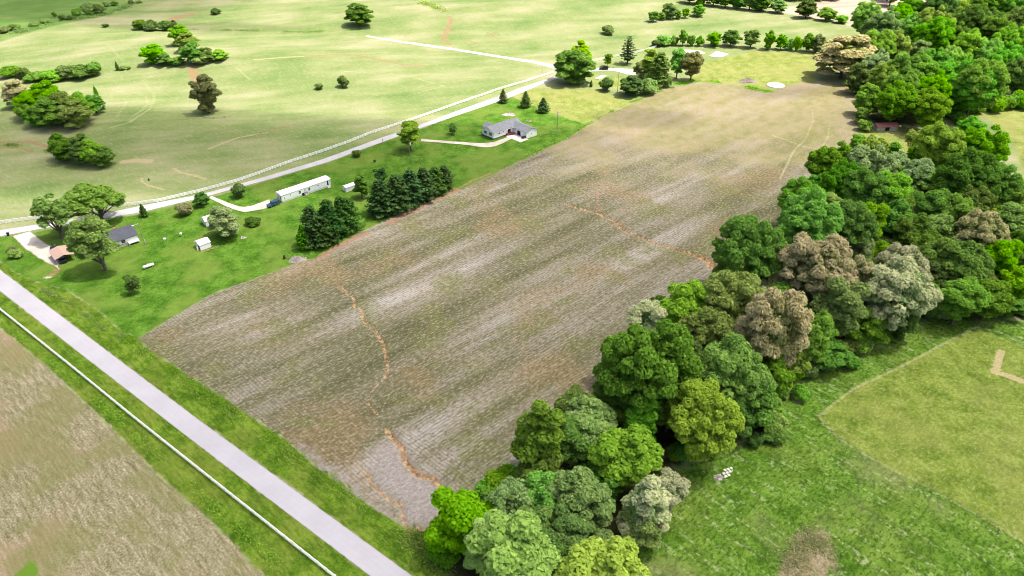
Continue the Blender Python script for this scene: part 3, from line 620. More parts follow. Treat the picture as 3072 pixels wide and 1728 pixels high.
# carport and its pieces
cp = house_at('carport', 173, 797, 42.5); tag(cp, 'open carport with a tan metal gable roof beside the brick house', 'carport')
tanroof = simple('tan_metal', (.50, .33, .26), .5, .2, .06)
cp.rotation_euler.z = R(132.5)
gable_roof('roof', tanroof, cp, 0, 7.2, -5.4, 0, 2.15, 2.9, 'x', .15, .06)
for xx in (.1, 3.6, 7.1):
    for yy in (-.1, -5.3): MB().box(xx - .05, xx + .05, yy - .05, yy + .05, -.2, 2.2).build('post', simple('galvanised', (.5, .5, .5), .5, .4), cp)
MB().box(.2, 7.0, -.14, -.08, 1.2, 2.1).build('side_sheet', tanroof, cp)
b = MB().bar(P3(150, 787, .12), P3(178, 808, .12), .25, .24); tag(b.build('timber_edging', simple('pale_timber', (.50, .45, .36), .9)), 'pale timber edging lying beside the carport', 'timber')

# ------------------------------------------------------------------ vehicles
tyre_m = simple('tyre', (.02, .02, .02), .9); rim_m = simple('rim', (.45, .45, .46), .35, .7); lamp_m = simple('lamp_glass', (.75, .75, .72), .2); tail_m = simple('tail_lamp', (.35, .02, .02), .3)
def paint(name, c): return simple(name, c, .22, .1, .05, 2, .6)
def car(px, py, ang, label, mat, L=4.7, W=1.85, Hh=1.7, kind='suv', z=.06):
    g = G(px, py); c = empty('car', (g[0], g[1], zat(*g) + z), R(ang)); tag(c, label, 'car')
    if kind == 'suv': body = [(-L/2, .35), (L/2 - .1, .35), (L/2, .6), (L/2 - .05, .92), (L/2 - 1.15, 1.05), (-L/2 + .05, 1.05)]; cab = [(-L/2 + .12, 1.04), (L/2 - 1.2, 1.04), (L/2 - 1.85, Hh), (-L/2 + .35, Hh)]
    elif kind == 'pickup': body = [(-L/2, .4), (L/2 - .1, .4), (L/2, .65), (L/2 - .05, 1.0), (L/2 - 1.2, 1.1), (-L/2, 1.1)]; cab = [(-.55, 1.09), (L/2 - 1.25, 1.09), (L/2 - 1.85, Hh), (-.35, Hh)]
    else: body = [(-L/2, .3), (L/2 - .1, .3), (L/2, .55), (L/2 - .08, .78), (L/2 - 1.2, .92), (-L/2 + .9, .95), (-L/2, .88)]; cab = [(-L/2 + .7, .93), (L/2 - 1.15, .91), (L/2 - 1.85, Hh), (-L/2 + 1.35, Hh)]
    MB().prism(body, 'y', -W/2, W/2).build('body', mat, c, .05)
    cb = MB(); n = 4; top = .82
    v = [(x, s * W/2 * (.96 if z_ < Hh else top), z_) for s in (-1, 1) for x, z_ in cab]
    cb.add(v, [(0, 1, 2, 3), (7, 6, 5, 4), (0, 4, 5, 1), (1, 5, 6, 2), (2, 6, 7, 3), (3, 7, 4, 0)]); cb.build('windows', glass_d, c)
    r0, r1 = cab[3][0], cab[2][0]
    MB().box(r0 - .02, r1 + .05, -W/2 * top, W/2 * top, Hh - .01, Hh + .07).build('roof', mat, c, .03)
    for s in (-1, 1):
        for x in (cab[0][0] + (cab[1][0] - cab[0][0]) * .52,):
            MB().bar((x, s * W/2 * .965, 1.0 if kind != 'sedan' else .9), (x - .02, s * W/2 * (top + .01), Hh), .12, .05, (1, 0, 0)).build('pillar', mat, c)
        MB().box(L/2 - .12, L/2 - .01, s * W/2 * .8 - .16, s * W/2 * .8 + .16, .66, .82).build('headlight', lamp_m, c)
        MB().box(-L/2 - .02, -L/2 + .06, s * W/2 * .85 - .1, s * W/2 * .85 + .1, .75, .98).build('tail_light', tail_m, c)
        for x in (-L/2 + .85, L/2 - .9):
            w = MB().tube([(x, s * (W/2 - .2), .34), (x, s * (W/2 + .02), .34)], [.34, .34], 14).build('wheel', tyre_m, c); MB().tube([(x, s * (W/2 + .0), .34), (x, s * (W/2 + .035), .34)], [.2, .19], 12).build('rim', rim_m, w)
    if kind == 'pickup': MB().box(-L/2 + .1, -.65, -W/2 + .12, W/2 - .12, 1.1, 1.115).build('bed', black_t, c)
    MB().box(L/2 - .02, L/2 + .06, -W/2 + .1, W/2 - .1, .38, .55).build('bumper', black_t, c); MB().box(-L/2 - .07, -L/2 + .01, -W/2 + .1, W/2 - .1, .42, .58).build('bumper', black_t, c)
    return c
car(821, 617, 225, 'dark blue sport utility car parked at the end of the mobile home', paint('blue_paint', (.012, .075, .15)), 4.6, 1.8, 1.65)
car(1811, 209, 178, 'black sport utility car parked on the gravel drive near the big trees', paint('black_paint', (.012, .011, .016)), 4.9, 1.95, 1.75)
car(1531, 404.5, 20, 'dark red car parked against the wall of the white house', paint('red_paint', (.20, .018, .028)), 4.0, 1.65, 1.35, 'sedan', .13)
car(188, 782, 132, 'dark blue pickup parked under the tan carport', paint('navy_paint', (.010, .012, .055)), 4.9, 1.85, 1.7, 'pickup')
car(163, 752, 126, 'black sedan parked on the drive in front of the carport', paint('charcoal_paint', (.012, .012, .02)), 4.4, 1.75, 1.42, 'sedan')

# ------------------------------------------------------------------ yard furniture and small things
wood_pole = simple('weathered_pole', (.30, .25, .20), .9, var=.25); galv = simple('galvanised', (.5, .5, .5), .5, .4)
def pole(px, py, h, label, arm=True, can=True, r=.15, lean=0.0, lamp=False):
    g = G(px, py); t = empty('utility_pole', (g[0], g[1], zat(*g)), R(40)); tag(t, label, 'utility pole')
    MB().tube([(0, 0, -.5), (0, 0, h)], [r, r * .7], 8).build('shaft', wood_pole, t)
    if arm: MB().box(-.9, .9, -.06 - r, .06 - r, h - .5, h - .38).build('crossarm', wood_pole, t); [MB().tube([(x, -r, h - .38), (x, -r, h - .2)], [.06, .04], 6).build('insulator', lamp_m, t) for x in (-.8, .8)]
    if can:
        k = MB().tube([(r + .32, 0, h - 2.5), (r + .32, 0, h - 1.5)], [.3, .3], 12).build('transformer', simple('pale_enamel', (.70, .72, .72), .4), t); MB().box(r, r + .1, -.08, .08, h - 2.2, h - 1.8).build('bracket', galv, k)
    if lamp:
        MB().tube([(0, 0, h - .5), (-.9, 0, h - .1), (-1.6, 0, h - .2)], [.04, .04, .04], 6).build('lamp_arm', galv, t); MB().box(-2.0, -1.3, -.2, .2, h - .42, h - .22).build('lamp_head', simple('pale_enamel', (.70, .72, .72), .4), t)
        MB().box(-.22, -.1, -.2, .2, h - .7, h + .1).build('light_box', simple('pale_enamel', (.70, .72, .72), .4), t); MB().box(r, r + .15, -.15, .15, 1.0, 2.2).build('meter_box', white_t, t)
    return t
pole(1233, 492, 10.5, 'utility pole with a pale transformer in front of the roadside tree', False)
pole(1671, 404, 10.8, 'utility pole with a transformer on the lawn beside the white house')
pole(1852, 277, 10.5, 'thin utility pole between the round bush and the small trees', True, False, .12)
pole(1626, 221, 5.0, 'short bare post standing by the white fence and gravel lane', False, False, .09)
pole(436, 735, 8.2, 'yard light pole with a white lamp beside the brick house', False, False, .13, 0, True)
def birdhouse(px, py, h, label):
    g = G(px, py); t = empty('bird_house', (g[0], g[1], zat(*g))); tag(t, label, 'bird house')
    MB().tube([(0, 0, -.2), (0, 0, h)], [.045, .04], 6).build('pole', galv, t)
    MB().tube([(0, 0, h - .05), (0, 0, h + .12), (0, 0, h + .55), (0, 0, h + .75)], [.1, .42, .45, .06], 10).build('box', white_t, t, smooth=True); MB().box(-.3, .3, -.3, .3, h - .09, h - .05).build('perch', white_t, t)
birdhouse(500, 739, 2.5, 'white bird house on a tall thin pole in the yard')
birdhouse(544, 709, .7, 'low white bird house on a short post near the gabled shed')
g = G(447, 803); tk = empty('propane_tank', (g[0], g[1], zat(*g)), R(41)); tag(tk, 'white horizontal propane tank lying on the lawn', 'propane tank')
MB().tube([(-1.75, 0, .75), (-1.62, 0, .75), (-1.4, 0, .75), (1.4, 0, .75), (1.62, 0, .75), (1.75, 0, .75)], [.08, .32, .47, .47, .32, .08], 16).build('shell', white_t, tk, smooth=True)
MB().tube([(0, 0, 1.2), (0, 0, 1.38)], [.22, .18], 10).build('dome', white_t, tk)
for x in (-1, 1): MB().box(x - .08, x + .08, -.35, .35, -.1, .34).build('leg', simple('grey_wood', (.30, .28, .25), .9), tk)
g = G(26, 707); bn = empty('wheelie_bin', (g[0], g[1], zat(*g) + .06), R(30)); tag(bn, 'dark wheeled rubbish bin at the edge of the lane', 'bin')
MB().prism([(-.3, .08), (.3, .08), (.36, 1.0), (-.36, 1.0)], 'y', -.33, .33).build('body', simple('bin_plastic', (.02, .022, .03), .6), bn); MB().box(-.42, .4, -.37, .37, 1.0, 1.08).build('lid', black_t, bn); MB().tube([(-.3, -.36, .12), (-.3, .36, .12)], [.12, .12], 10).build('wheel', tyre_m, bn)
def mailbox(px, py, label):
    g = G(px, py); t = empty('mailbox', (g[0], g[1], zat(*g)), R(40)); tag(t, label, 'mailbox')
    MB().box(-.07, .07, -.07, .07, -.2, 1.0).build('post', simple('dark_wood', (.06, .05, .04), .9), t); MB().prism([(-.12, 1.0), (.12, 1.0), (.12, 1.18), (.06, 1.28), (-.06, 1.28), (-.12, 1.18)], 'y', -.3, .3).build('box', black_t, t)
mailbox(138, 687, 'black mailbox beside the lane in front of the open yard tree'); mailbox(1149, 427, 'black mailbox where the white house drive meets the lane'); mailbox(1839, 209, 'black mailbox beside the gravel drive in front of the black car')
# barrels and a small grill by the mobile home
def barrel(px, py, label, mat, r=.3, h=.9):
    g = G(px, py); t = empty('barrel', (g[0], g[1], zat(*g))); tag(t, label, 'barrel'); MB().tube([(0, 0, 0), (0, 0, h * .33), (0, 0, h * .36), (0, 0, h)], [r, r, r * 1.04, r], 12).build('drum', mat, t); MB().tube([(0, 0, h), (0, 0, h + .03)], [r * 1.05, r * 1.0], 12).build('rim', black_t, t)
barrel(910, 586, 'dark blue barrel beside the mobile home steps', paint('navy_paint', (.010, .012, .055)), .45, 1.0)
barrel(854, 776, 'rusty burn barrel next to the ash heap', simple('rust', (.13, .05, .025), .9, .1, .4), .42, 1.1)
g = G(919, 583); gr = empty('grill', (g[0], g[1], zat(*g)), R(43)); tag(gr, 'grey barbecue grill standing beside the blue barrel', 'grill')
MB().box(-.6, .6, -.28, .28, .75, 1.05).build('firebox', simple('grill_grey', (.28, .29, .33), .5, .3), gr); MB().prism([(-.28, 1.05), (.28, 1.05), (.18, 1.3), (-.18, 1.3)], 'x', -.6, .6).build('lid', simple('grill_grey', (.28, .29, .33), .5, .3), gr)
for x in (-.5, .5): [MB().box(x - .03, x + .03, y - .03, y + .03, 0, .75).build('leg', black_t, gr) for y in (-.22, .22)]
# ash heap, brush piles, stones
def heap(name, px, py, r, h, label, cat, mat, n=26, sticks=18, seed=1, mat2=None):
    g = G(px, py); t = empty(name, (g[0], g[1], zat(*g))); tag(t, label, cat); rg = np.random.default_rng(seed); b = MB(); rings = 6; m = 18; vv = []; ff = []
    for i in range(rings):
        q = i / (rings - 1)
        for k in range(m):
            a = 2 * math.pi * k / m; rr = r * (1 - q) * (1 + .18 * math.sin(3 * a + seed) + rg.normal(0, .06)) + .05
            vv.append((rr * math.cos(a) * 1.25, rr * math.sin(a) * .85, -.05 + h * (q ** .8) * (1 + rg.normal(0, .10)) if i else -.1))
    for i in range(rings - 1):
        for k in range(m): ff.append((i * m + k, i * m + (k + 1) % m, (i + 1) * m + (k + 1) % m, (i + 1) * m + k))
    ff.append(tuple((rings - 1) * m + k for k in range(m))); b.add(vv, ff).build('mound', mat, t)
    st = MB()
    for k in range(sticks):
        a, d = rg.uniform(0, 6.28), r * rg.uniform(.1, 1.0); L = rg.uniform(.5, 1.0) * r; th = rg.uniform(0, 6.28); z = h * (1 - d / r * .8) + .05
        c = Vector((d * math.cos(a) * 1.2, d * math.sin(a) * .85, z)); e = Vector((math.cos(th), math.sin(th), rg.uniform(-.25, .35))) * L / 2; st.tube([c - e, c + e], [.05, .03], 5)
    if sticks: st.build('branches', mat2 or wood_pole, t)['kind'] = 'stuff'
    for k in range(n // 6):
        a, d = rg.uniform(0, 6.28), r * rg.uniform(.3, 1.15); s = rg.uniform(.12, .3); x, y = d * math.cos(a) * 1.2, d * math.sin(a) * .85
        MB().tube([(x, y, -.05), (x, y, s * .5), (x + .05, y, s)], [s, s * .9, s * .4], 6).build('stone', conc, t)
    return t
ash = simple('grey_ash', (.26, .235, .215), .95, var=.4, scale=2.0); brushm = simple('brush_grey', (.24, .20, .19), .95, var=.4, scale=2)
heap('ash_heap', 892, 779, 2.4, .9, 'grey ash and rubbish heap at the lawn corner by the pines', 'heap', ash, 40, 26, 2)
heap('brush_pile', 2243, 245, 4.0, 1.6, 'grey brush pile on the rough grass beyond the field end', 'brush pile', brushm, 6, 60, 3)
heap('rock_pile', 1526, 344, 2.6, .8, 'pale broken rock and brush pile on the lawn behind the white house', 'rock pile', simple('pale_rubble', (.42, .38, .34), .95, var=.4, scale=2), 60, 24, 4)
heap('brush_pile', 1586, 363, 1.4, .4, 'small brown brush pile beside the white house roof', 'brush pile', simple('brown_brush', (.20, .16, .10), .95, var=.4), 0, 16, 5)
heap('fire_ring', 731, 713, .9, .25, 'small stone fire ring at the foot of the pale yard tree', 'fire ring', ash, 50, 5, 6)
heap('fire_ring', 2157, 1432, .95, .3, 'stone fire ring with burnt wood beside the square pavers', 'fire ring', ash, 90, 14, 7)
heap('stump', 143, 832, .8, .35, 'pale broken stump and wood scraps on the lawn by the road', 'stump', simple('pale_timber', (.50, .45, .36), .9), 30, 8, 8)
heap('stump', 447, 541, .35, .95, 'dark upright stump standing in the far pasture', 'stump', simple('dark_wood', (.06, .05, .04), .9), 0, 0, 9)
# paver patio
pv = P3(2186, 1416); pt = empty('paver_patio', pv, R(20)); tag(pt, 'square pale pavers laid in a grid on the mown grass', 'pavers')
pm = simple('paver', (.62, .60, .55), .85, var=.15); pme = None
for i in range(4):
    for j in range(3):
        if (i, j) in ((0, 2), (2, 0)): continue
        o = (MB().box(-.28, .28, -.28, .28, -.03, .05).build('paver', pm, pt, .015) if pme is None else link('paver', pme, None, pt)); pme = o.data
        o.location = ((i - 1.5) * .78 + random.uniform(-.04, .04), (j - 1) * .74 + random.uniform(-.04, .04), 0); o.rotation_euler.z = random.uniform(-.06, .06)
# concrete slabs and round pad of vanished buildings
def slab(pts, label, h=.25, mat=conc):
    A = GP(pts); z = min(zat(*q) for q in A); c = A.mean(0); b = MB().prism([tuple(q - c) for q in A], 'z', -.3, h); o = b.build('slab', mat); o.location = (c[0], c[1], z); tag(o, label, 'slab')
pconc = simple('pale_concrete', (.66, .64, .61), .8, var=.10, scale=.6)
slab([(1784, 236), (1807, 226), (1820, 228), (1797, 239)], 'small pale concrete slab on the rough grass by the round bush', .3, pconc)
slab([(2128, 168), (2155, 150), (2197, 152), (2190, 160), (2165, 172), (2140, 173)], 'large white concrete slab in front of the hedge row', .3, pconc)
slab([(2050, 150), (2095, 151), (2117, 160), (2105, 163), (2060, 160)], 'long white concrete slab behind the thin trees', .3, pconc)
g = G(2327, 257); rp = empty('round_pad', (g[0], g[1], zat(*g))); tag(rp, 'round white pad with a raised rim at the far end of the field', 'pad')
MB().tube([(0, 0, -.2), (0, 0, .35)], [4.6, 4.5], 32).build('base', pconc, rp); MB().tube([(0, 0, .352), (0, 0, .45)], [4.0, 3.8], 32).build('cover', simple('white_cover', (.78, .77, .76), .6), rp)
# mower on the slab of the white house
g = G(1571, 415.5); mw = empty('lawn_mower', (g[0], g[1], zat(*g) + .13), R(35)); tag(mw, 'dark riding mower standing on the parking slab of the white house', 'mower')
dk = simple('mower_dark', (.05, .05, .045), .5); MB().box(-.2, 1.0, -.35, .35, .35, .8).build('hood', dk, mw, .05); MB().box(-.9, -.2, -.45, .45, .35, .55).build('deck', dk, mw, .03); MB().box(-.6, -.2, -.25, .25, .55, .7).box(-.7, -.58, -.25, .25, .6, 1.05).build('seat', black_t, mw); MB().tube([(-.1, 0, .7), (-.3, 0, 1.05)], [.03, .03], 6).tube([(-.32, -.18, 1.06), (-.32, .18, 1.06)], [.02, .02], 6).build('steering', black_t, mw)
for x, r in ((-.6, .3), (.8, .22)):
    for s in (-1, 1): MB().tube([(x, s * .38, r), (x, s * .58, r)], [r, r], 12).build('wheel', tyre_m, mw)

# ------------------------------------------------------------------ trees: leaf materials
def leaf_mat(name, lo, hi, trans=.50, flower=None, ff=.5):
    f_ = 1.0 if name in ('bright', 'yellow', 'lime', 'tan', 'cream') else 1.2
    lo = tuple(x * k * f_ for x, k in zip(lo, (1.85, 2.0, 1.9))); hi = tuple(x * k * f_ for x, k in zip(hi, (1.85, 2.0, 1.9)))
    n = N('leaves_' + name); t = n.t; t.nodes.remove(n.b)
    at = n.attr('leaf'); oi = n.n('ObjectInfo').outputs['Random']
    c = n.mix(at, lo, hi)
    if flower: c = n.mix(n.step(n.attr('bloom'), 1 - ff - .12, 1 - ff + .12), c, flower)
    hs = n.n('HueSaturation'); n.put(hs.inputs['Color'], c)
    n.put(hs.inputs['Hue'], n.math('MULTIPLY_ADD', oi, .035, .4825)); n.put(hs.inputs['Value'], n.math('MULTIPLY_ADD', n.math('FRACT', n.math('MULTIPLY', oi, 7.13)), .42, .80)); n.put(hs.inputs['Saturation'], n.math('MULTIPLY_ADD', n.math('FRACT', n.math('MULTIPLY', oi, 3.7)), .2, .92))
    d = n.n('BsdfDiffuse'); n.put(d.inputs[0], hs.outputs[0]); tr = n.n('BsdfTranslucent'); n.put(tr.inputs[0], hs.outputs[0])
    mx = n.n('MixShader'); mx.inputs[0].default_value = trans; t.links.new(d.outputs[0], mx.inputs[1]); t.links.new(tr.outputs[0], mx.inputs[2]); t.links.new(mx.outputs[0], n.out.inputs[0])
    return n.m
LM = {k: leaf_mat(k, *v) for k, v in dict(
    dark=((.044, .090, .014), (.118, .190, .034)), blue=((.046, .082, .016), (.126, .176, .040)), mid=((.058, .132, .012), (.145, .255, .030)),
    bright=((.076, .165, .012), (.165, .285, .034)), yellow=((.108, .178, .012), (.225, .310, .044)), lime=((.150, .205, .048), (.290, .345, .095)),
    olive=((.080, .118, .026), (.190, .230, .066)), greygreen=((.074, .112, .030), (.180, .228, .075)), steel=((.098, .135, .052), (.220, .265, .115)),
    conifer=((.019, .048, .014), (.066, .112, .030)), cedar=((.048, .080, .018), (.110, .155, .040)), russet=((.090, .088, .034), (.195, .178, .080)), deep=((.034, .070, .013), (.084, .140, .028))).items()}
LM['tan'] = leaf_mat('tan', (.085, .115, .032), (.20, .21, .08), .40, (.54, .49, .26), .48)
LM['cream'] = leaf_mat('cream', (.095, .140, .045), (.21, .26, .10), .40, (.56, .55, .32), .48)
bark = simple('bark', (.115, .095, .075), .95, var=.35, scale=4); bark_pale = simple('pale_bark', (.25, .225, .19), .95, var=.3, scale=4)

# ------------------------------------------------------------------ crowns and trunks (shared by the trees of a kind)
def unit(v): return v / (np.linalg.norm(v, axis=1, keepdims=True) + 1e-9)
def leaf_mesh(name, P, Nn, S, rg, bloom=None):
    n = len(P); a = unit(np.cross(Nn, unit(rg.normal(size=(n, 3))))); b = np.cross(Nn, a)
    s = S[:, None]; lift = Nn * s * rg.uniform(-.15, .35, (n, 1))
    V = np.stack([P - a * s * .62, P - b * s * .40 + lift, P + a * s * .62, P + b * s * .40 + lift * .6], 1).reshape(-1, 3)
    F = np.arange(4 * n).reshape(-1, 4); me = np_mesh(name, V, F)
    at = me.attributes.new('leaf', 'FLOAT', 'FACE'); at.data.foreach_set('value', np.clip(rg.normal(.45, .28, n), 0, 1).astype(np.float32))
    at = me.attributes.new('bloom', 'FLOAT', 'FACE'); at.data.foreach_set('value', (rg.uniform(0, 1, n) if bloom is None else bloom).astype(np.float32))
    return me
def lobed(seed, D, rz, zc, nleaf, size, nl=26, lobe=(.24, .40), shell=(.45, .80), lowcut=-1.0, flat=1.0, core=.12):
    """crown made of leafy lobes; returns mesh and the lobes' centres"""
    rg = np.random.default_rng(seed); R0 = D / 2; C = []; Rr = []; ph = rg.uniform(0, 6.28, 6)
    k = 0
    while len(C) < nl and k < 4000:
        k += 1; d = unit(rg.normal(size=(1, 3)))[0]
        if d[2] < lowcut: continue
        a_ = math.atan2(d[1], d[0]); q = rg.uniform(*shell) * (1 + .17 * math.sin(2 * a_ + ph[0]) + .12 * math.sin(3 * a_ + ph[1] + 2 * d[2])) * (1 + .12 * math.sin(4 * d[2] + ph[2])); r = rg.uniform(*lobe) * R0 * rg.choice([.7, 1, 1, 1.15])
        q = min(q, .90); c = np.array([d[0] * R0 * q, d[1] * R0 * q, d[2] * rz * q])
        if len(C) and min(np.linalg.norm((c - o)) for o in C) < .22 * R0: continue
        C.append(c); Rr.append(r)
    C = np.array(C); Rr = np.array(Rr)
    near = np.array([np.sum(np.linalg.norm(C - c, axis=1) < r * 1.35 + Rr) for c, r in zip(C, Rr)]) > 2; C = C[near]; Rr = Rr[near]      # no lobe floats free
    w = Rr ** 2; w /= w.sum()
    m = int(nleaf * 2.2); idx = rg.choice(len(C), m, p=w); d = unit(rg.normal(size=(m, 3))); d[:, 2] = np.abs(d[:, 2]) * .55 + d[:, 2] * .45; d = unit(d)
    rad = Rr[idx] * np.clip(rg.normal(.93, .13, m), .4, 1.18); P = C[idx] + d * rad[:, None] * np.array([1, 1, .82 * flat])
    keep = np.ones(m, bool)
    for i in range(len(C)):
        q = np.linalg.norm((P - C[i]) / np.array([1, 1, .82 * flat]), axis=1); keep &= ~((q < Rr[i] * .72) & (idx != i))
    P = P[keep]; d = d[keep]; idx = idx[keep]; P = P[:nleaf]; d = d[:nleaf]; idx = idx[:nleaf]
    nc = int(nleaf * core); Pc = unit(rg.normal(size=(nc, 3))) * (rg.uniform(.15, .62, (nc, 1))) * np.array([R0, R0, rz]); dc = unit(Pc)
    S = size * np.exp(rg.normal(0, .28, len(P)))
    outer = np.linalg.norm(P / np.array([R0, R0, rz]), axis=1)
    bl = np.clip(rg.uniform(0, 1, len(P)) * .55 + .45 * np.clip((outer - .45) * 1.6 + d[:, 2] * .25, 0, 1), 0, 1)
    PP = np.vstack([P, Pc]); dd = np.vstack([d, dc]); SS = np.r_[S, np.full(nc, size * 1.9)]; bb = np.r_[bl, np.zeros(nc)]
    nn = unit(dd + rg.normal(0, .40, dd.shape) + np.array([0, 0, .75])); PP[:, 2] += zc
    return leaf_mesh('crown', PP, nn, SS, rg, bb), C + np.array([0, 0, zc])
def trunk_mesh(seed, zc, r, C, nlimb=7, fork=.45, lean=.3):
    rg = np.random.default_rng(seed + 99); b = MB(); top = np.array([rg.normal(0, lean), rg.normal(0, lean), zc]); f = np.array([top[0] * fork, top[1] * fork, zc * fork])
    b.tube([(0, 0, -.4), (0, 0, .25), tuple(f * .55), tuple(f), tuple((f + top) / 2), tuple(top)], [r * 1.5, r * 1.12, r * .95, r * .85, r * .5, r * .15], 8)
    for i in rg.permutation(len(C))[:nlimb]:
        e = C[i]; t = rg.uniform(.45, 1.0); s0 = f * t + np.array([0, 0, 0]); m = s0 * .45 + e * .55 + np.array([0, 0, -.05 * zc])
        b.tube([tuple(s0), tuple(m), tuple(e)], [r * .5, r * .30, r * .08], 6)
    o = b.build('trunk', None); me = o.data; bpy.data.objects.remove(o); return me
def pine_crown(seed, D, H, nleaf, size, z0=.06, power=.85, whorl=.62, droop=.12, gap=0.0):
    rg = np.random.default_rng(seed); P = []; Nn = []; z = H * z0; tips = []
    while z < H * .985:
        q = (z / H - z0) / (1 - z0); rr = D / 2 * ((1 - q) ** power) * min(1.0, .55 + q * 4) * rg.uniform(.82, 1.1)
        nb = max(4, int(7 + 4 * (1 - q))) if gap == 0 else max(3, int(5 * (1 - q) + 2)); a0 = rg.uniform(0, 6.28)
        for k in range(nb):
            a = a0 + 6.28 * k / nb + rg.normal(0, .18); L = rr * rg.uniform(.72, 1.12); m = max(3, int(L / (size * .42)))
            for j in range(m):
                t = (j + .6) / m; wd = L * .26 * (1 - .55 * t) * (.5 + t)
                for _ in range(3):
                    o = rg.normal(0, wd * .55); P.append((math.cos(a) * L * t - math.sin(a) * o, math.sin(a) * L * t + math.cos(a) * o, z - droop * L * t + .10 * L * t * t + rg.normal(0, .07) * size * 2)); Nn.append((math.cos(a) * .35, math.sin(a) * .35, 1.0))
            tips.append((math.cos(a) * L * .8, math.sin(a) * L * .8, z))
        z += whorl * (1.25 - .6 * q) + gap
    P = np.array(P); Nn = np.array(Nn)
    if len(P) > nleaf: i = rg.permutation(len(P))[:nleaf]; P = P[i]; Nn = Nn[i]
    return leaf_mesh('crown', P, unit(unit(Nn) + rg.normal(0, .45, P.shape)), size * np.exp(rg.normal(0, .25, len(P))), rg), np.array(tips)
VAR = {}   # kind -> list of (crown mesh, trunk mesh, D, H, zc)
def reg(kind, crown, C, D, H, zc, r, nl=7, fork=.45, seed=1):
    VAR.setdefault(kind, []).append((crown, trunk_mesh(seed, zc, r, C, nl, fork), D, H, zc))
for s in (1, 2, 3, 4):
    D, rz, zc = 12, 6.0, 8.6; m, C = lobed(s, D, rz, zc, 17000, .47, 56, (.16, .29), (.50, .88)); reg('oak', m, C, D, zc + rz * 1.03, zc, .38, 9, .42, s)
for s in (11, 12, 13):
    D, rz, zc = 10, 5.4, 5.5; m, C = lobed(s, D, rz, zc, 14000, .43, 48, (.17, .30), (.48, .88)); reg('round', m, C, D, zc + rz * 1.03, zc, .32, 8, .4, s)
for s in (21, 22, 23):
    D, rz, zc = 8, 6.6, 7.8; m, C = lobed(s, D, rz, zc, 13000, .40, 46, (.19, .33), (.45, .88)); reg('tall', m, C, D, zc + rz * 1.03, zc, .28, 8, .45, s)
for s in (25, 26):
    D, rz, zc = 20, 8.4, 11.0; m, C = lobed(s, D, rz, zc, 34000, .52, 110, (.11, .21), (.50, .92)); reg('grand', m, C, D, zc + rz * 1.03, zc, .55, 12, .42, s)
for s in (31, 32):
    D, rz, zc = 12, 3.9, 7.6; m, C = lobed(s, D, rz, zc, 6500, .52, 34, (.16, .29), (.45, .92), -.75, .9, .05); reg('open', m, C, D, zc + rz, zc, .42, 12, .32, s)
for s in (41, 42, 43):
    D, rz, zc = 4, 1.7, 1.25; m, C = lobed(s, D, rz, zc, 2600, .34, 16, (.30, .50), (.35, .75), -.5); reg('bush', m, C, D, 2.9, zc, .07, 6, .3, s)
for s in (51, 52, 53):
    m, C = pine_crown(s, 8.0, 11.0, 12000, .46, .03, .48, .60); reg('pine', m, C, 8.0, 11.0, 9.5, .22, 0, .9, s)
for s in (61, 62):
    m, C = pine_crown(s, 4.2, 5.6, 4200, .28, .03, .70, .36, .05); reg('cone', m, C, 4.2, 5.6, 4.8, .11, 0, .9, s)
m, C = pine_crown(71, 8.0, 13.0, 5200, .50, .16, .75, .55, -.05, .55); reg('whitepine', m, C, 8.0, 13.0, 11.5, .26, 14, .9, 71)
m, C = lobed(81, 7, 4.2, 5.4, 2600, .36, 26, (.16, .28), (.5, .95), -.3, 1, .02); reg('sparse', m, C, 7, 9.8, 5.4, .20, 22, .35, 81)
for s in (91, 92):
    D, rz, zc = 3.2, 2.0, 2.5; m, C = lobed(s, D, rz, zc, 1500, .28, 14, (.28, .46), (.4, .85)); reg('sapling', m, C, D, 4.6, zc, .06, 7, .4, s)
TREES = []        # (x, y, radius) of every crown, for spacing
tree_n = 0
def tree(x, y, D, H, kind, mat, label, cat='tree', group=None, rz=None, tall=1.0):
    global tree_n
    vr = VAR[kind][tree_n % len(VAR[kind])]; tree_n += 1
    name = {'pine': 'pine_tree', 'cone': 'conifer', 'whitepine': 'pine_tree', 'bush': 'bush', 'sapling': 'young_tree'}.get(kind, 'oak_tree' if mat in ('tan', 'cream') else 'hedgerow_tree' if group and 'hedge' in group else 'tree')
    t = empty(name, (x, y, zat(x, y)), random.uniform(0, 6.28) if rz is None else rz); sx = D / vr[2]; sz = H / vr[3]; j = .07 if kind == 'pine' else .03; t.scale = (sx * random.uniform(1 - j, 1 + j), sx * random.uniform(1 - j, 1 + j), sz * random.uniform(1 - j, 1 + j))
    c = link('crown', vr[0], None, t)
    if not vr[0].materials: vr[0].materials.append(LM['mid'])
    c.material_slots[0].link = 'OBJECT'; c.material_slots[0].material = LM[mat]
    k = link('trunk', vr[1], bark, t)
    if not label: label = 'tree'
    tag(t, label, cat, group); TREES.append((x, y, D / 2)); return t
def by_crown(cx, cy, w, kind, mat, label, group=None, stretch=1.0, cat='tree'):
    """the crown's middle is seen at (cx, cy) and the crown is w photo pixels wide"""
    vr = VAR[kind][0]; D = 10.0
    for _ in range(8):
        H = vr[3] / vr[2] * D * stretch; zc = vr[4] / vr[3] * H; g = G(cx, cy, zc); D = w * depth_at(cx, cy, zc) / FPX
    if D > 15 and kind in ('oak', 'round', 'tall'): kind = 'grand'
    return tree(g[0], g[1], D, H, kind, mat, label, cat, group)
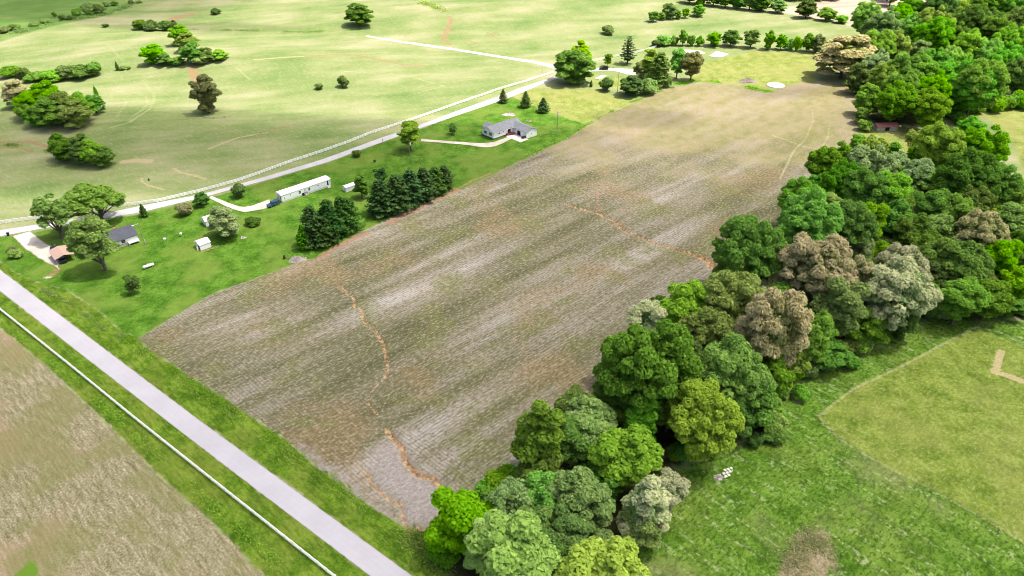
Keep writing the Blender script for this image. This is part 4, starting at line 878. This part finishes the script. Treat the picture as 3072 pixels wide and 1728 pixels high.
def by_box(x0, x1, y0, y1, kind, mat, label, group=None, cat='tree', grounded=None):
    """outline of the whole tree in the photo: crown sides, top, foot"""
    cx = (x0 + x1) / 2; grounded = kind in ('bush', 'round', 'pine', 'cone') if grounded is None else grounded
    yb = y1
    for _ in range(4):
        g = G(cx, yb); dep = CP * g[1] + SP * (CAM_H - zat(*g)); D = (x1 - x0) * dep / FPX; ang = math.atan2(CAM_H, np.hypot(*g))
        yb = y1 - (.36 * D * math.sin(ang) * FPX / dep if grounded else 0)
    H = D
    for _ in range(6):
        pb = proj(g[0], g[1], zat(*g) + H)[1]; p0 = proj(g[0], g[1], zat(*g))[1]; H *= max(.2, (p0 - y0)) / max(1e-3, p0 - pb)
    H *= .97
    return tree(g[0], g[1], D, H, kind, mat, label, cat, group)

# ------------------------------------------------------------------ single trees of the yards and fields
by_box(128, 248, 583, 714, 'open', 'greygreen', 'open spreading yard tree with forked trunk beside the gravel drive')
by_box(232, 388, 556, 668, 'open', 'mid', 'wide spreading yard tree overhanging the white fence and lane')
by_box(248, 388, 652, 810, 'open', 'greygreen', 'large spreading tree shading the front of the brick house')
by_box(418, 450, 610, 655, 'cone', 'conifer', 'thin dark young conifer beside the lane', None, 'conifer')
by_box(535, 582, 604, 650, 'bush', 'russet', 'loose reddish bush on the lawn near the lane', None, 'bush'); by_box(550, 572, 628, 650, 'bush', 'deep', 'dark little bush under the loose reddish bush', None, 'bush')
by_box(584, 631, 577, 624, 'round', 'deep', 'dark round tree where the mobile home track leaves the lane')
by_box(697, 739, 547, 597, 'bush', 'cedar', 'brownish green conical bush on the lawn before the mobile home', None, 'bush')
by_box(737, 779, 654, 681, 'bush', 'deep', 'low clipped dark oval bush on the open lawn', None, 'bush')
by_box(634, 728, 617, 725, 'round', 'steel', 'pale silvery green tree beside the white gabled shed')
by_box(385, 427, 828, 882, 'sapling', 'deep', 'small dark slanting tree alone on the lawn near the road')
by_box(31, 68, 750, 778, 'bush', 'olive', 'rounded bush on the grass left of the gravel drive', None, 'bush'); by_box(27, 50, 738, 757, 'bush', 'russet', 'small reddish bush behind the rounded bush', None, 'bush')
by_box(886, 943, 670, 758, 'cone', 'bright', 'bright green pointed conifer at the end of the near pine row', None, 'conifer')
for b in ((895, 1000, 612, 752), (945, 1045, 600, 738), (985, 1080, 590, 715), (1005, 1098, 586, 705), (930, 1030, 640, 748)): by_box(*b, 'pine', 'conifer', 'dark dense pine in the clump next to the bright conifer', 'pines of the near clump', 'pine')
for b in ((1090, 1205, 535, 662), (1140, 1250, 522, 648), (1185, 1290, 508, 630), (1225, 1325, 498, 612), (1262, 1352, 493, 594), (1296, 1372, 490, 578), (1150, 1240, 520, 620)): by_box(*b, 'pine', 'conifer', 'dark dense pine in the row along the edge of the crop field', 'pines of the long row', 'pine')
by_box(1127, 1166, 494, 560, 'tall', 'conifer', 'narrow dark tree rising behind the long pine row')
by_box(1062, 1113, 516, 594, 'tall', 'cedar', 'leafy tree hiding the end of the low storage shed')
by_box(1194, 1270, 350, 452, 'tall', 'yellow', 'yellowish green roadside tree behind the utility pole')
by_box(1059, 1086, 450, 474, 'bush', 'cedar', 'small bush on the lawn edge by the lane', None, 'bush'); by_box(1344, 1372, 372, 403, 'sapling', 'cedar', 'thin sapling on the lawn in front of the white house')
by_box(1120, 1130, 478, 487, 'bush', 'deep', 'tiny dark shrub on the lawn above the pine row', None, 'bush')
by_box(1492, 1527, 266, 312, 'cone', 'cedar', 'pointed conifer closest to the lane behind the white house', None, 'conifer'); by_box(1554, 1600, 272, 327, 'cone', 'cedar', 'middle brownish conifer of three behind the white house', None, 'conifer'); by_box(1606, 1653, 290, 342, 'cone', 'conifer', 'dark broad conifer at the lawn edge behind the white house', None, 'conifer')
by_box(1660, 1778, 148, 262, 'round', 'dark', 'massive dark round tree at the lane junction'); by_box(1708, 1778, 117, 206, 'tall', 'yellow', 'bright yellow-green tree rising behind the massive dark tree')
by_box(1806, 1838, 152, 199, 'sapling', 'yellow', 'small bright tree above the black parked car'); by_box(1846, 1918, 100, 192, 'whitepine', 'conifer', 'tall ragged pine with tiered boughs by the far fence', None, 'pine')
by_box(1918, 1985, 142, 232, 'tall', 'yellow', 'yellow-green tree in the far yard grove'); by_box(1895, 1945, 180, 240, 'round', 'olive', 'thin olive tree beside the gravel turning place'); by_box(1928, 2020, 152, 268, 'pine', 'blue', 'broad bluish pine in the middle of the far yard grove', None, 'pine')
by_box(1998, 2058, 144, 236, 'oak', 'mid', 'leafy green tree on the right of the bluish pine'); by_box(2040, 2102, 152, 242, 'oak', 'russet', 'thin brownish tree with bare trunk at the grove edge')
by_box(1854, 1926, 226, 294, 'round', 'cedar', 'round olive-green tree at the corner of the rough grass'); by_box(1915, 1975, 230, 288, 'bush', 'greygreen', 'grey leafy thicket below the bluish pine', None, 'bush')
by_box(1795, 1838, 229, 277, 'bush', 'cedar', 'round bush beside the small concrete slab', None, 'bush'); by_box(1766, 1780, 240, 262, 'cone', 'deep', 'tiny dark conifer at the foot of the massive tree', None, 'conifer')
by_box(2432, 2608, 98, 252, 'round', 'tan', 'huge brownish flowering oak at the far corner of the field'); by_box(1804, 1846, 76, 106, 'bush', 'olive', 'lone rounded bush in the pale far field', None, 'bush')
by_box(586, 672, 224, 348, 'round', 'russet', 'lone brownish-green oak in the far pasture inside a broken rail fence'); by_box(1036, 1124, 6, 84, 'round', 'dark', 'lone broad dark tree on the far hill')
by_box(1015, 1051, 226, 265, 'bush', 'cedar', 'small lone bush in the pasture above the fence', None, 'bush'); by_box(948, 972, 250, 270, 'bush', 'greygreen', 'low weedy bush near the small lone bush', None, 'bush')
by_box(632, 660, 22, 45, 'bush', 'deep', 'small dark bush with a pole on the far slope', None, 'bush'); by_box(308, 328, 70, 83, 'bush', 'deep', 'tiny round bush on the far hedge line', None, 'bush')
by_box(-14, 4, 505, 540, 'bush', 'deep', 'dark bush half cut off at the pasture edge', None, 'bush')
# broken rail fence round the lone oak
bf = P3(655, 350); rf = empty('rail_fence', bf); tag(rf, 'broken grey rail fence round the lone oak', 'fence')
for k, (a, b) in enumerate((((-6, -2.2), (-1, -3.4)), ((-1, -3.4), (4, -2.6)), ((4, -2.6), (6.5, .8)))):
    for z in (.5, 1.0): MB().bar((*a, z), (*b, z), .08, .12).build('rail', wood_pole, rf)
    MB().box(a[0] - .07, a[0] + .07, a[1] - .07, a[1] + .07, -.2, 1.2).build('post', wood_pole, rf)
# ------------------------------------------------------------------ clumps and hedges of the far fields
def row(boxes, kind, mats, label, group, cat='tree'):
    for i, b in enumerate(boxes): by_box(*b, kind if isinstance(kind, str) else kind[i % len(kind)], mats[i % len(mats)], label, group, cat)
row([(100, 200, 242, 345), (170, 250, 268, 370), (60, 150, 270, 360), (110, 215, 290, 388), (215, 290, 275, 372), (195, 285, 300, 392), (262, 320, 284, 345), (55, 110, 300, 368), (85, 150, 318, 385)], 'round', ['mid', 'olive', 'mid', 'mid'], 'bushy green tree in the big clump in the left pasture', 'trees of the left pasture clump')
by_box(26, 102, 238, 330, 'round', 'tan', 'pale brownish tree at the side of the left pasture clump'); by_box(281, 300, 256, 288, 'cone', 'mid', 'narrow green tree poking up at the end of the left pasture clump', None, 'tree')
row([(158, 240, 402, 490), (215, 300, 402, 498), (250, 325, 415, 505), (290, 352, 440, 506), (170, 230, 430, 488)], 'round', ['dark', 'dark', 'mid'], 'dense dark bush tree in the round thicket above the fence', 'round thicket above the fence')
row([(5, 62, 198, 236), (55, 95, 203, 238), (85, 150, 212, 245), (130, 200, 212, 248), (180, 245, 196, 242), (215, 280, 188, 240), (258, 312, 184, 230)], 'bush', ['mid', 'cedar', 'dark'], 'rounded bush in the hedge line across the left pasture', 'left pasture hedge', 'bush')
by_box(346, 362, 183, 212, 'cone', 'deep', 'small dark upright tree in a gap of the hedge'); row([(362, 378, 195, 211), (380, 394, 196, 209)], 'bush', ['olive'], 'little scrub bush beside the small upright tree', 'scrub in the hedge gap', 'bush')
row([(512, 580, 72, 140), (535, 600, 95, 160), (548, 612, 120, 196), (590, 645, 140, 192), (630, 690, 148, 184), (570, 630, 160, 198), (430, 500, 132, 196), (470, 520, 160, 198), (505, 560, 168, 198)], 'round', ['mid', 'olive', 'mid', 'cedar'], 'leafy tree in the L-shaped copse on the pasture', 'L-shaped copse')
row([(402, 445, 58, 92), (436, 480, 55, 94), (475, 518, 60, 95), (500, 535, 66, 94)], 'bush', ['dark', 'cedar'], 'dark bush in the short hedge near the red bank', 'short hedge by the red bank', 'bush'); by_box(513, 530, 58, 78, 'bush', 'deep', 'round dark bush beside the red earth bank', None, 'bush')
row([(158, 174, 34, 52), (178, 200, 42, 62), (200, 222, 44, 60), (217, 250, 24, 52), (252, 285, 6, 46), (275, 318, 10, 44), (262, 280, 32, 50), (310, 330, 4, 20), (335, 355, 2, 18)], 'bush', ['dark', 'greygreen', 'cedar'], 'small tree or bush along the far left field ditch', 'ditch trees of the far left fields', 'bush')
row([(0, 30, 80, 100), (30, 60, 72, 92), (85, 115, 66, 80), (120, 150, 55, 70), (385, 402, 0, 12), (410, 425, 0, 10)], 'bush', ['greygreen'], 'low grey scrub bush along the far ditch', 'ditch scrub', 'bush')
row([(1943, 1976, 30, 68), (1970, 1996, 36, 62), (2020, 2045, 30, 58), (2044, 2068, 22, 56)], 'round', ['mid', 'yellow'], 'small green tree in the upper field hedge', 'upper field hedge'); by_box(1982, 2030, 6, 60, 'round', 'greygreen', 'greyish tree in the upper field hedge'); by_box(2072, 2116, 11, 52, 'round', 'mid', 'round tree at the end of the upper field hedge')
row([(1950, 1990, 116, 142), (1968, 2008, 106, 140), (2005, 2030, 102, 138), (2018, 2034, 110, 138), (2060, 2086, 104, 140), (2084, 2108, 104, 140)], 'bush', ['cedar', 'mid', 'mid'], 'scrubby bush at the lane end of the hedge row', 'hedge row scrub', 'bush')
row([(2032, 2062, 84, 140), (2116, 2164, 94, 142), (2164, 2216, 88, 143), (2226, 2276, 83, 148), (2284, 2322, 88, 152), (2322, 2358, 102, 152), (2398, 2440, 98, 158), (2425, 2470, 100, 160)], 'round', ['mid', 'mid', 'dark', 'greygreen'], 'tree standing in the hedge row behind the concrete slabs', 'hedge row trees'); row([(2355, 2385, 110, 152), (2376, 2402, 106, 156)], 'bush', ['mid'], 'bush filling the hedge row before the huge oak', 'hedge row bushes', 'bush')
row([(2252, 2302, 0, 36), (2384, 2448, -4, 58), (2448, 2505, 22, 66), (2500, 2545, 44, 72)], 'round', ['mid', 'cedar', 'mid'], 'rounded tree in the hedge below the bare tan field', 'hedge below the tan field'); by_box(2305, 2358, -4, 42, 'round', 'greygreen', 'greyish tree in the hedge below the bare tan field')
row([(2040 + 36 * i, 2094 + 36 * i, -40 + 2 * i, 14 + 4 * i) for i in range(7)], 'round', ['dark', 'mid', 'dark'], 'tree of the dark wood edge along the far field', 'far wood edge')
row([(2300 + 40 * i, 2356 + 40 * i, -46, 2) for i in range(5)], 'round', ['dark', 'deep'], 'dark tree behind the bare tan field', 'wood behind the tan field')

# ------------------------------------------------------------------ the woods: crowns that can be told apart
WN = 'wood strip along the crop field'; WM = 'middle wood'; WF = 'far wood on the right'
NAMES = dict(dark='dark green', blue='bluish green', mid='mid green', bright='vivid green', yellow='yellow-green', lime='pale lime', olive='olive green', greygreen='grey-green', steel='silvery green', tan='tan-flowered', cream='cream-flowered', deep='very dark', cedar='brown-green')
WOODS = []
def wood(items, place, group):
    for cx, cy, w, kind, mat, *st in items:
        t = by_crown(cx, cy, w * 1.20, kind, mat, 'tree', group, (st[0] if st else 1.0) * 1.06)
        WOODS.append((t, mat, {'oak': 'broad', 'tall': 'tall', 'round': 'rounded', 'bush': 'bushy', 'sapling': 'slender'}.get(kind, 'thin-leaved'), place, group))
def name_woods():
    """each tree of a wood is told by its look and by the trees it stands between"""
    for t, mat, shape, place, group in WOODS:
        nb = sorted(((o.location - t.location).length, m) for o, m, *_ in WOODS if o is not t and m != mat)[:6]
        n1 = nb[0][1]; n2 = next((m for _, m in nb if m != n1), None)
        lab = f'{NAMES[mat]} {shape} tree between {NAMES[n1]} and {NAMES[n2]} trees, {place}' if n2 else f'{NAMES[mat]} {shape} tree beside a {NAMES[n1]} tree, {place}'
        t['label'] = lab
    seen = {}
    for t, mat, shape, place, group in WOODS: seen.setdefault(t['label'], []).append((t, group))
    for lab, ts in seen.items():
        for t, group in ts:
            if len(ts) > 1: t['group'] = lab
            elif 'group' in t: del t['group']
wood([(1390,1577,175,'round','mid'),(1537,1520,135,'round','greygreen'),(1740,1490,160,'oak','greygreen',1.1),(1695,1600,130,'oak','blue'),(1790,1640,100,'round','greygreen'),(1620,1331,140,'tall','blue'),(1625,1425,125,'round','blue'),(1734,1235,120,'oak','blue'),
      (1734,1300,84,'tall','cream'),(1780,1355,80,'round','olive'),(1878,1370,165,'oak','bright'),(1922,1272,95,'tall','bright'),(2108,1258,185,'oak','yellow'),(1999,1472,105,'oak','cream'),(1935,1525,130,'tall','cream',.9),(1925,1590,110,'round','greygreen'),
      (1537,1668,190,'tall','lime'),(1448,1640,105,'tall','lime'),(1810,1735,210,'oak','lime'),(1500,1450,80,'bush','bright'),(1548,1428,80,'bush','mid'),(1470,1480,70,'bush','bright'),(1829,1195,85,'oak','olive'),(1845,1245,80,'round','olive'),(1942,1225,80,'round','deep'),
      (2218,1235,120,'round','deep'),(1765,1275,150,'oak','olive'),(1848,1178,140,'oak','blue'),(1685,1320,140,'oak','blue'),(1655,1500,140,'oak','mid'),(1805,1430,120,'round','dark'),(1890,1245,110,'oak','dark'),(1610,1590,130,'oak','greygreen'),(1470,1560,110,'round','mid'),(2010,1215,120,'oak','dark'),(1640,1690,150,'round','deep'),(1330,1660,80,'bush','mid')], 'near wood strip', WN)
wood([(1945,1096,245,'oak','blue',1.05),(1846,1075,75,'tall','olive'),(1951,968,115,'oak','cream'),(2063,926,138,'oak','bright'),(1985,935,75,'round','dark'),(2189,900,165,'oak','olive'),(2209,828,120,'oak','olive'),(2129,1016,145,'oak','olive'),(2063,1012,95,'round','olive'),
      (2189,1125,190,'oak','greygreen'),(2255,1195,140,'round','dark'),(2314,1000,165,'tall','tan',.9),(2268,885,65,'tall','cream'),(2393,1045,85,'tall','olive'),(2446,1010,105,'tall','bright'),(2518,931,118,'tall','olive'),(2604,983,100,'round','dark'),(2242,762,175,'oak','mid'),
      (2340,822,82,'sparse','steel'),(2446,815,185,'oak','tan'),(2538,838,140,'oak','tan'),(2690,878,175,'oak','cream'),(2706,815,140,'oak','cream'),(2354,911,110,'round','mid'),(2565,746,90,'round','steel'),(2644,772,75,'round','bright'),(2310,1120,110,'round','dark'),(2380,960,100,'round','deep'),(2700,960,90,'round','deep'),(2818,933,60,'bush','steel'),
      (2020,1150,120,'round','deep'),(2095,1100,120,'round','deep')], 'wood beside the gully field', WM)
wood([(2490,502,115,'round','dark'),(2566,480,68,'round','yellow'),(2442,564,62,'round','mid'),(2572,428,40,'round','mid'),(2623,452,62,'sparse','yellow'),(2685,447,40,'sapling','bright'),(2740,425,50,'sparse','olive'),(2818,440,115,'oak','yellow'),(2945,440,118,'oak','mid'),(2915,392,66,'oak','mid'),
      (2609,504,125,'oak','steel'),(2685,504,78,'round','steel'),(2756,522,85,'oak','steel'),(2751,471,55,'round','mid'),(2790,490,58,'round','mid'),(2409,607,115,'oak','bright'),(2532,552,112,'oak','bright'),(2594,575,112,'oak','mid'),(2666,580,105,'oak','mid'),(2685,537,66,'round','bright'),(2766,556,80,'round','olive'),(2828,575,70,'round','mid'),
      (2904,532,150,'oak','dark'),(2990,560,110,'oak','dark'),(2423,672,162,'oak','bright'),(2547,685,125,'oak','blue'),(2604,666,105,'oak','bright'),(2490,637,85,'round','olive'),(2690,671,105,'round','dark'),(2742,694,95,'oak','blue'),(2794,628,95,'oak','mid'),(2861,652,102,'oak','yellow'),(2909,609,102,'oak','blue'),(2928,642,66,'round','yellow'),(2975,642,58,'round','yellow'),
      (2951,580,84,'round','bright'),(3013,609,95,'round','blue'),(2809,704,84,'sparse','olive'),(2947,704,132,'oak','tan'),(3042,671,95,'round','olive'),(3056,760,100,'round','dark'),(2900,800,125,'oak','dark'),(3000,780,105,'oak','mid'),(2830,790,115,'oak','dark'),(2890,892,112,'oak','mid'),(2970,902,100,'round','dark'),(3040,862,95,'round','mid'),(2780,762,105,'round','dark'),(2800,852,95,'round','deep')],
     'middle wood', WM)
wood([(2630,142,85,'oak','bright'),(2645,84,95,'oak','greygreen'),(2596,52,72,'oak','mid'),(2698,48,66,'oak','mid'),(2816,26,84,'oak','dark'),(2800,78,90,'oak','olive'),(2800,112,98,'oak','mid'),(2736,85,75,'oak','mid'),(2869,36,66,'oak','yellow'),(2922,22,60,'oak','dark'),(2907,74,92,'oak','blue'),(2956,66,66,'round','blue'),(2986,101,84,'oak','blue'),(2865,116,84,'oak','blue'),
      (2907,146,84,'oak','bright'),(2690,142,80,'oak','olive'),(2766,150,64,'oak','steel'),(2853,184,74,'oak','yellow'),(2725,218,105,'oak','mid'),(2626,199,84,'oak','steel'),(2660,240,80,'oak','yellow'),(2577,237,66,'round','blue'),(2770,237,95,'oak','mid'),(2793,275,95,'oak','mid'),(2702,272,95,'oak','bright'),(2861,248,105,'oak','mid'),(2937,250,125,'oak','mid'),(2804,192,80,'oak','mid'),
      (2956,165,76,'oak','mid'),(3031,127,84,'oak','bright'),(3050,63,66,'oak','blue'),(3024,192,95,'oak','mid'),(3060,222,80,'oak','dark'),(3043,25,66,'oak','bright'),(2606,300,70,'round','mid'),(2690,300,92,'oak','bright'),(2786,336,95,'round','yellow'),(2905,272,125,'round','mid'),(2583,346,36,'round','mid'),(2592,378,34,'bush','olive'),(2740,30,60,'oak','mid'),(2980,20,60,'oak','mid'),(2880,210,70,'oak','bright')],
     'far wood', WF)
# trees that close the woods between those
def fill(poly, n, place, group, mats, Dr=(7, 12), seed=5, dmax=.50, zlow=.75):
    rg = np.random.default_rng(seed); A = GP(poly); lo = A.min(0) - 20; hi = A.max(0) + 20; got = 0; pp = np.array(poly, float)
    for _ in range(n * 60):
        if got >= n: break
        x, y = rg.uniform(lo, hi); D = rg.uniform(*Dr); H = D * rg.uniform(.95, 1.25) * zlow
        q = proj(x, y, zat(x, y) + H * .55)
        if not inside(np.array([q[0]]), np.array([q[1]]), pp)[0]: continue
        if any((x - a) ** 2 + (y - b) ** 2 < (dmax * (D / 2 + r)) ** 2 for a, b, r in TREES): continue
        m = mats[int(rg.integers(len(mats)))]; kind = ('oak', 'round', 'oak')[got % 3]
        t = tree(x, y, D, H, kind, m, 'tree', 'tree', group); WOODS.append((t, m, 'understorey', place, group)); got += 1
    return got
fill([(1420,1700),(1420,1600),(1600,1480),(1640,1300),(1860,1180),(1900,1060),(1990,980),(2120,900),(2230,800),(2350,760),(2420,700),(2440,560),(2560,530),(2800,540),(3060,590),(3060,930),(2880,900),(2700,960),(2560,1040),(2400,1080),(2330,1200),(2260,1250),(2150,1200),(1980,1300),(1900,1450),(1760,1680)], 84, 'near woods', WM, ['dark', 'mid', 'deep', 'dark', 'blue', 'olive'], (7, 12), 5, .43)
fill([(2590,300),(2590,200),(2620,110),(2680,50),(2800,40),(2830,0),(3150,0),(3150,250),(2940,262),(2840,280),(2700,270)], 42, 'far wood', WF, ['mid', 'bright', 'dark', 'blue', 'mid'], (8, 13), 6, .43)
fill([(2500,-60),(3300,-60),(3300,5),(2850,5),(2700,10)], 16, 'far wood', WF, ['mid', 'dark', 'mid'], (10, 14), 7, .55, 1.0)
name_woods()
# shrubs along the edges of the woods
def edge(pts, n, mats, label, group, Dr=(2.2, 4.2), seed=3, spread=1.4):
    rg = np.random.default_rng(seed); A = GP(pts); L = resample_line(A, 1.0)
    for i in range(n):
        q = L[int((i + rg.uniform(0, 1)) / n * (len(L) - 1))] + rg.normal(0, spread, 2); D = rg.uniform(*Dr)
        m = mats[int(rg.integers(len(mats)))]; tree(q[0], q[1], D, D * rg.uniform(.65, 1.15), 'bush', m, f'{NAMES[m]} {label}', 'bush', f'{NAMES[m]} {group}')
edge([(1990,1380),(2140,1325),(2285,1288),(2335,1240),(2355,1150),(2470,1090),(2590,1045),(2730,975),(2850,918),(2960,925),(3072,955)], 62, ['mid', 'dark', 'olive', 'dark', 'mid'], 'leafy shrub at the foot of the wood beside the mown grass', 'shrubs at the wood edge', (2.5, 6.0), 3, 1.6)
edge([(1340,1640),(1420,1580),(1520,1500),(1640,1420),(1760,1290),(1880,1180),(2000,1020),(2120,900),(2190,830),(2330,690),(2440,600)], 40, ['mid', 'olive', 'bright'], 'leafy shrub between the crop field and the wood', 'shrubs at the field edge', (2.5, 5.0), 4, 1.5)
edge([(2830,362),(2880,345),(2950,330),(3020,322),(3100,318)], 22, ['mid', 'dark', 'mid'], 'leafy shrub at the foot of the far wood by the right clearing', 'shrubs by the right clearing', (4.0, 8.0), 6, 2.0)
edge([(2585,440),(2650,455),(2720,480),(2620,490),(2560,460)], 16, ['yellow', 'lime', 'mid', 'olive'], 'scrub bush in the clearing below the red-roofed shed', 'clearing scrub', (2.0, 4.5), 5, 4.0)

# ------------------------------------------------------------------ weeds and rough grass on the verges, too many to count
def weeds(name, label, pts, n, spread, size, mat, seed, h=.5):
    rg = np.random.default_rng(seed); L = resample_line(GP(pts), .5); i = rg.integers(0, len(L), n); clump = np.clip(.5 + .75 * np.sin(i * .11 + seed) * np.sin(i * .037 + 1) + .35 * np.sin(i * .31), 0, 1.2); kp = rg.uniform(0, 1, n) < clump ** 1.6; i = i[kp]; clump = clump[kp]; n = len(i)
    P = L[i] + rg.normal(0, spread, (n, 2)); z = hgt(P[:, 0], P[:, 1]) + np.abs(rg.normal(0, h, n)) * (.35 + clump)
    nn = unit(rg.normal(0, .6, (n, 3)) + np.array([0, 0, .8])); me = leaf_mesh(name, np.column_stack([P, z]), nn, size * np.exp(rg.normal(0, .3, n)), rg)
    return tag(link(name, me, LM[mat]), label, 'weeds', kind='stuff')
weeds('tall_weeds', 'tall grey-green weeds in the ditch between lawn and road', [(128,870),(200,905),(270,955),(330,1000),(372,1012)], 3800, .55, .22, 'greygreen', 1, .3)
weeds('tall_weeds', 'tall green weeds along the headland of the crop field', [(372,1012),(430,1045),(480,1085),(560,1138),(640,1195),(760,1270),(870,1350),(960,1420),(1060,1492),(1150,1552)], 7500, .85, .24, 'mid', 2, .30)
weeds('tall_weeds', 'dark weeds in the verge below the crop field', [(420,1050),(560,1150),(700,1240),(850,1345),(960,1432),(1100,1530),(1200,1600)], 5500, 1.0, .20, 'olive', 3, .2)
weeds('tall_weeds', 'green weeds along the straw field side of the near fence', [(0,962),(130,1062),(300,1210),(480,1380),(640,1515),(800,1660),(880,1735)], 9000, .7, .20, 'mid', 4, .2)
weeds('tall_weeds', 'rough weeds round the far end of the crop field', [(1990,262),(2090,242),(2200,250),(2300,276),(2340,268)], 3500, 1.3, .4, 'mid', 5, .3)
weeds('tall_weeds', 'green weeds along the lawn edge by the white house', [(1560,482),(1640,440),(1700,414),(1760,374),(1880,312),(1990,272)], 4000, .6, .3, 'bright', 6, .25)
weeds('tall_weeds', 'pale green weeds in the ditch at the road corner by the wood', [(1225,1600),(1260,1640),(1300,1680),(1330,1720)], 4000, 1.2, .22, 'olive', 7, .3)
weeds('tall_weeds', 'weeds in the washed-out ditch of the left pasture', [(20,434),(60,438),(120,446),(160,458)], 2000, .9, .35, 'greygreen', 8, .2)
weeds('tall_weeds', 'pale green weed line across the far hill', [(575,88),(760,92),(900,96),(1030,92),(1090,84)], 4000, 1.2, .5, 'lime', 9, .3)
weeds('tall_weeds', 'weedy ditch at the top of the far hill', [(1240,2),(1290,15),(1330,32),(1352,44)], 2600, 2.0, .6, 'lime', 10, .4)
weeds('tall_weeds', 'dark weed strip of the far left valley', [(0,112),(90,88),(180,64),(300,48),(380,20),(420,6)], 6000, 2.5, .6, 'greygreen', 11, .5)
weeds('tall_weeds', 'brownish rough weeds left unmown in the grass', [(2350,1728),(2400,1640),(2440,1610),(2480,1650),(2440,1700),(2400,1740)], 5000, 1.3, .22, 'russet', 12, .25)
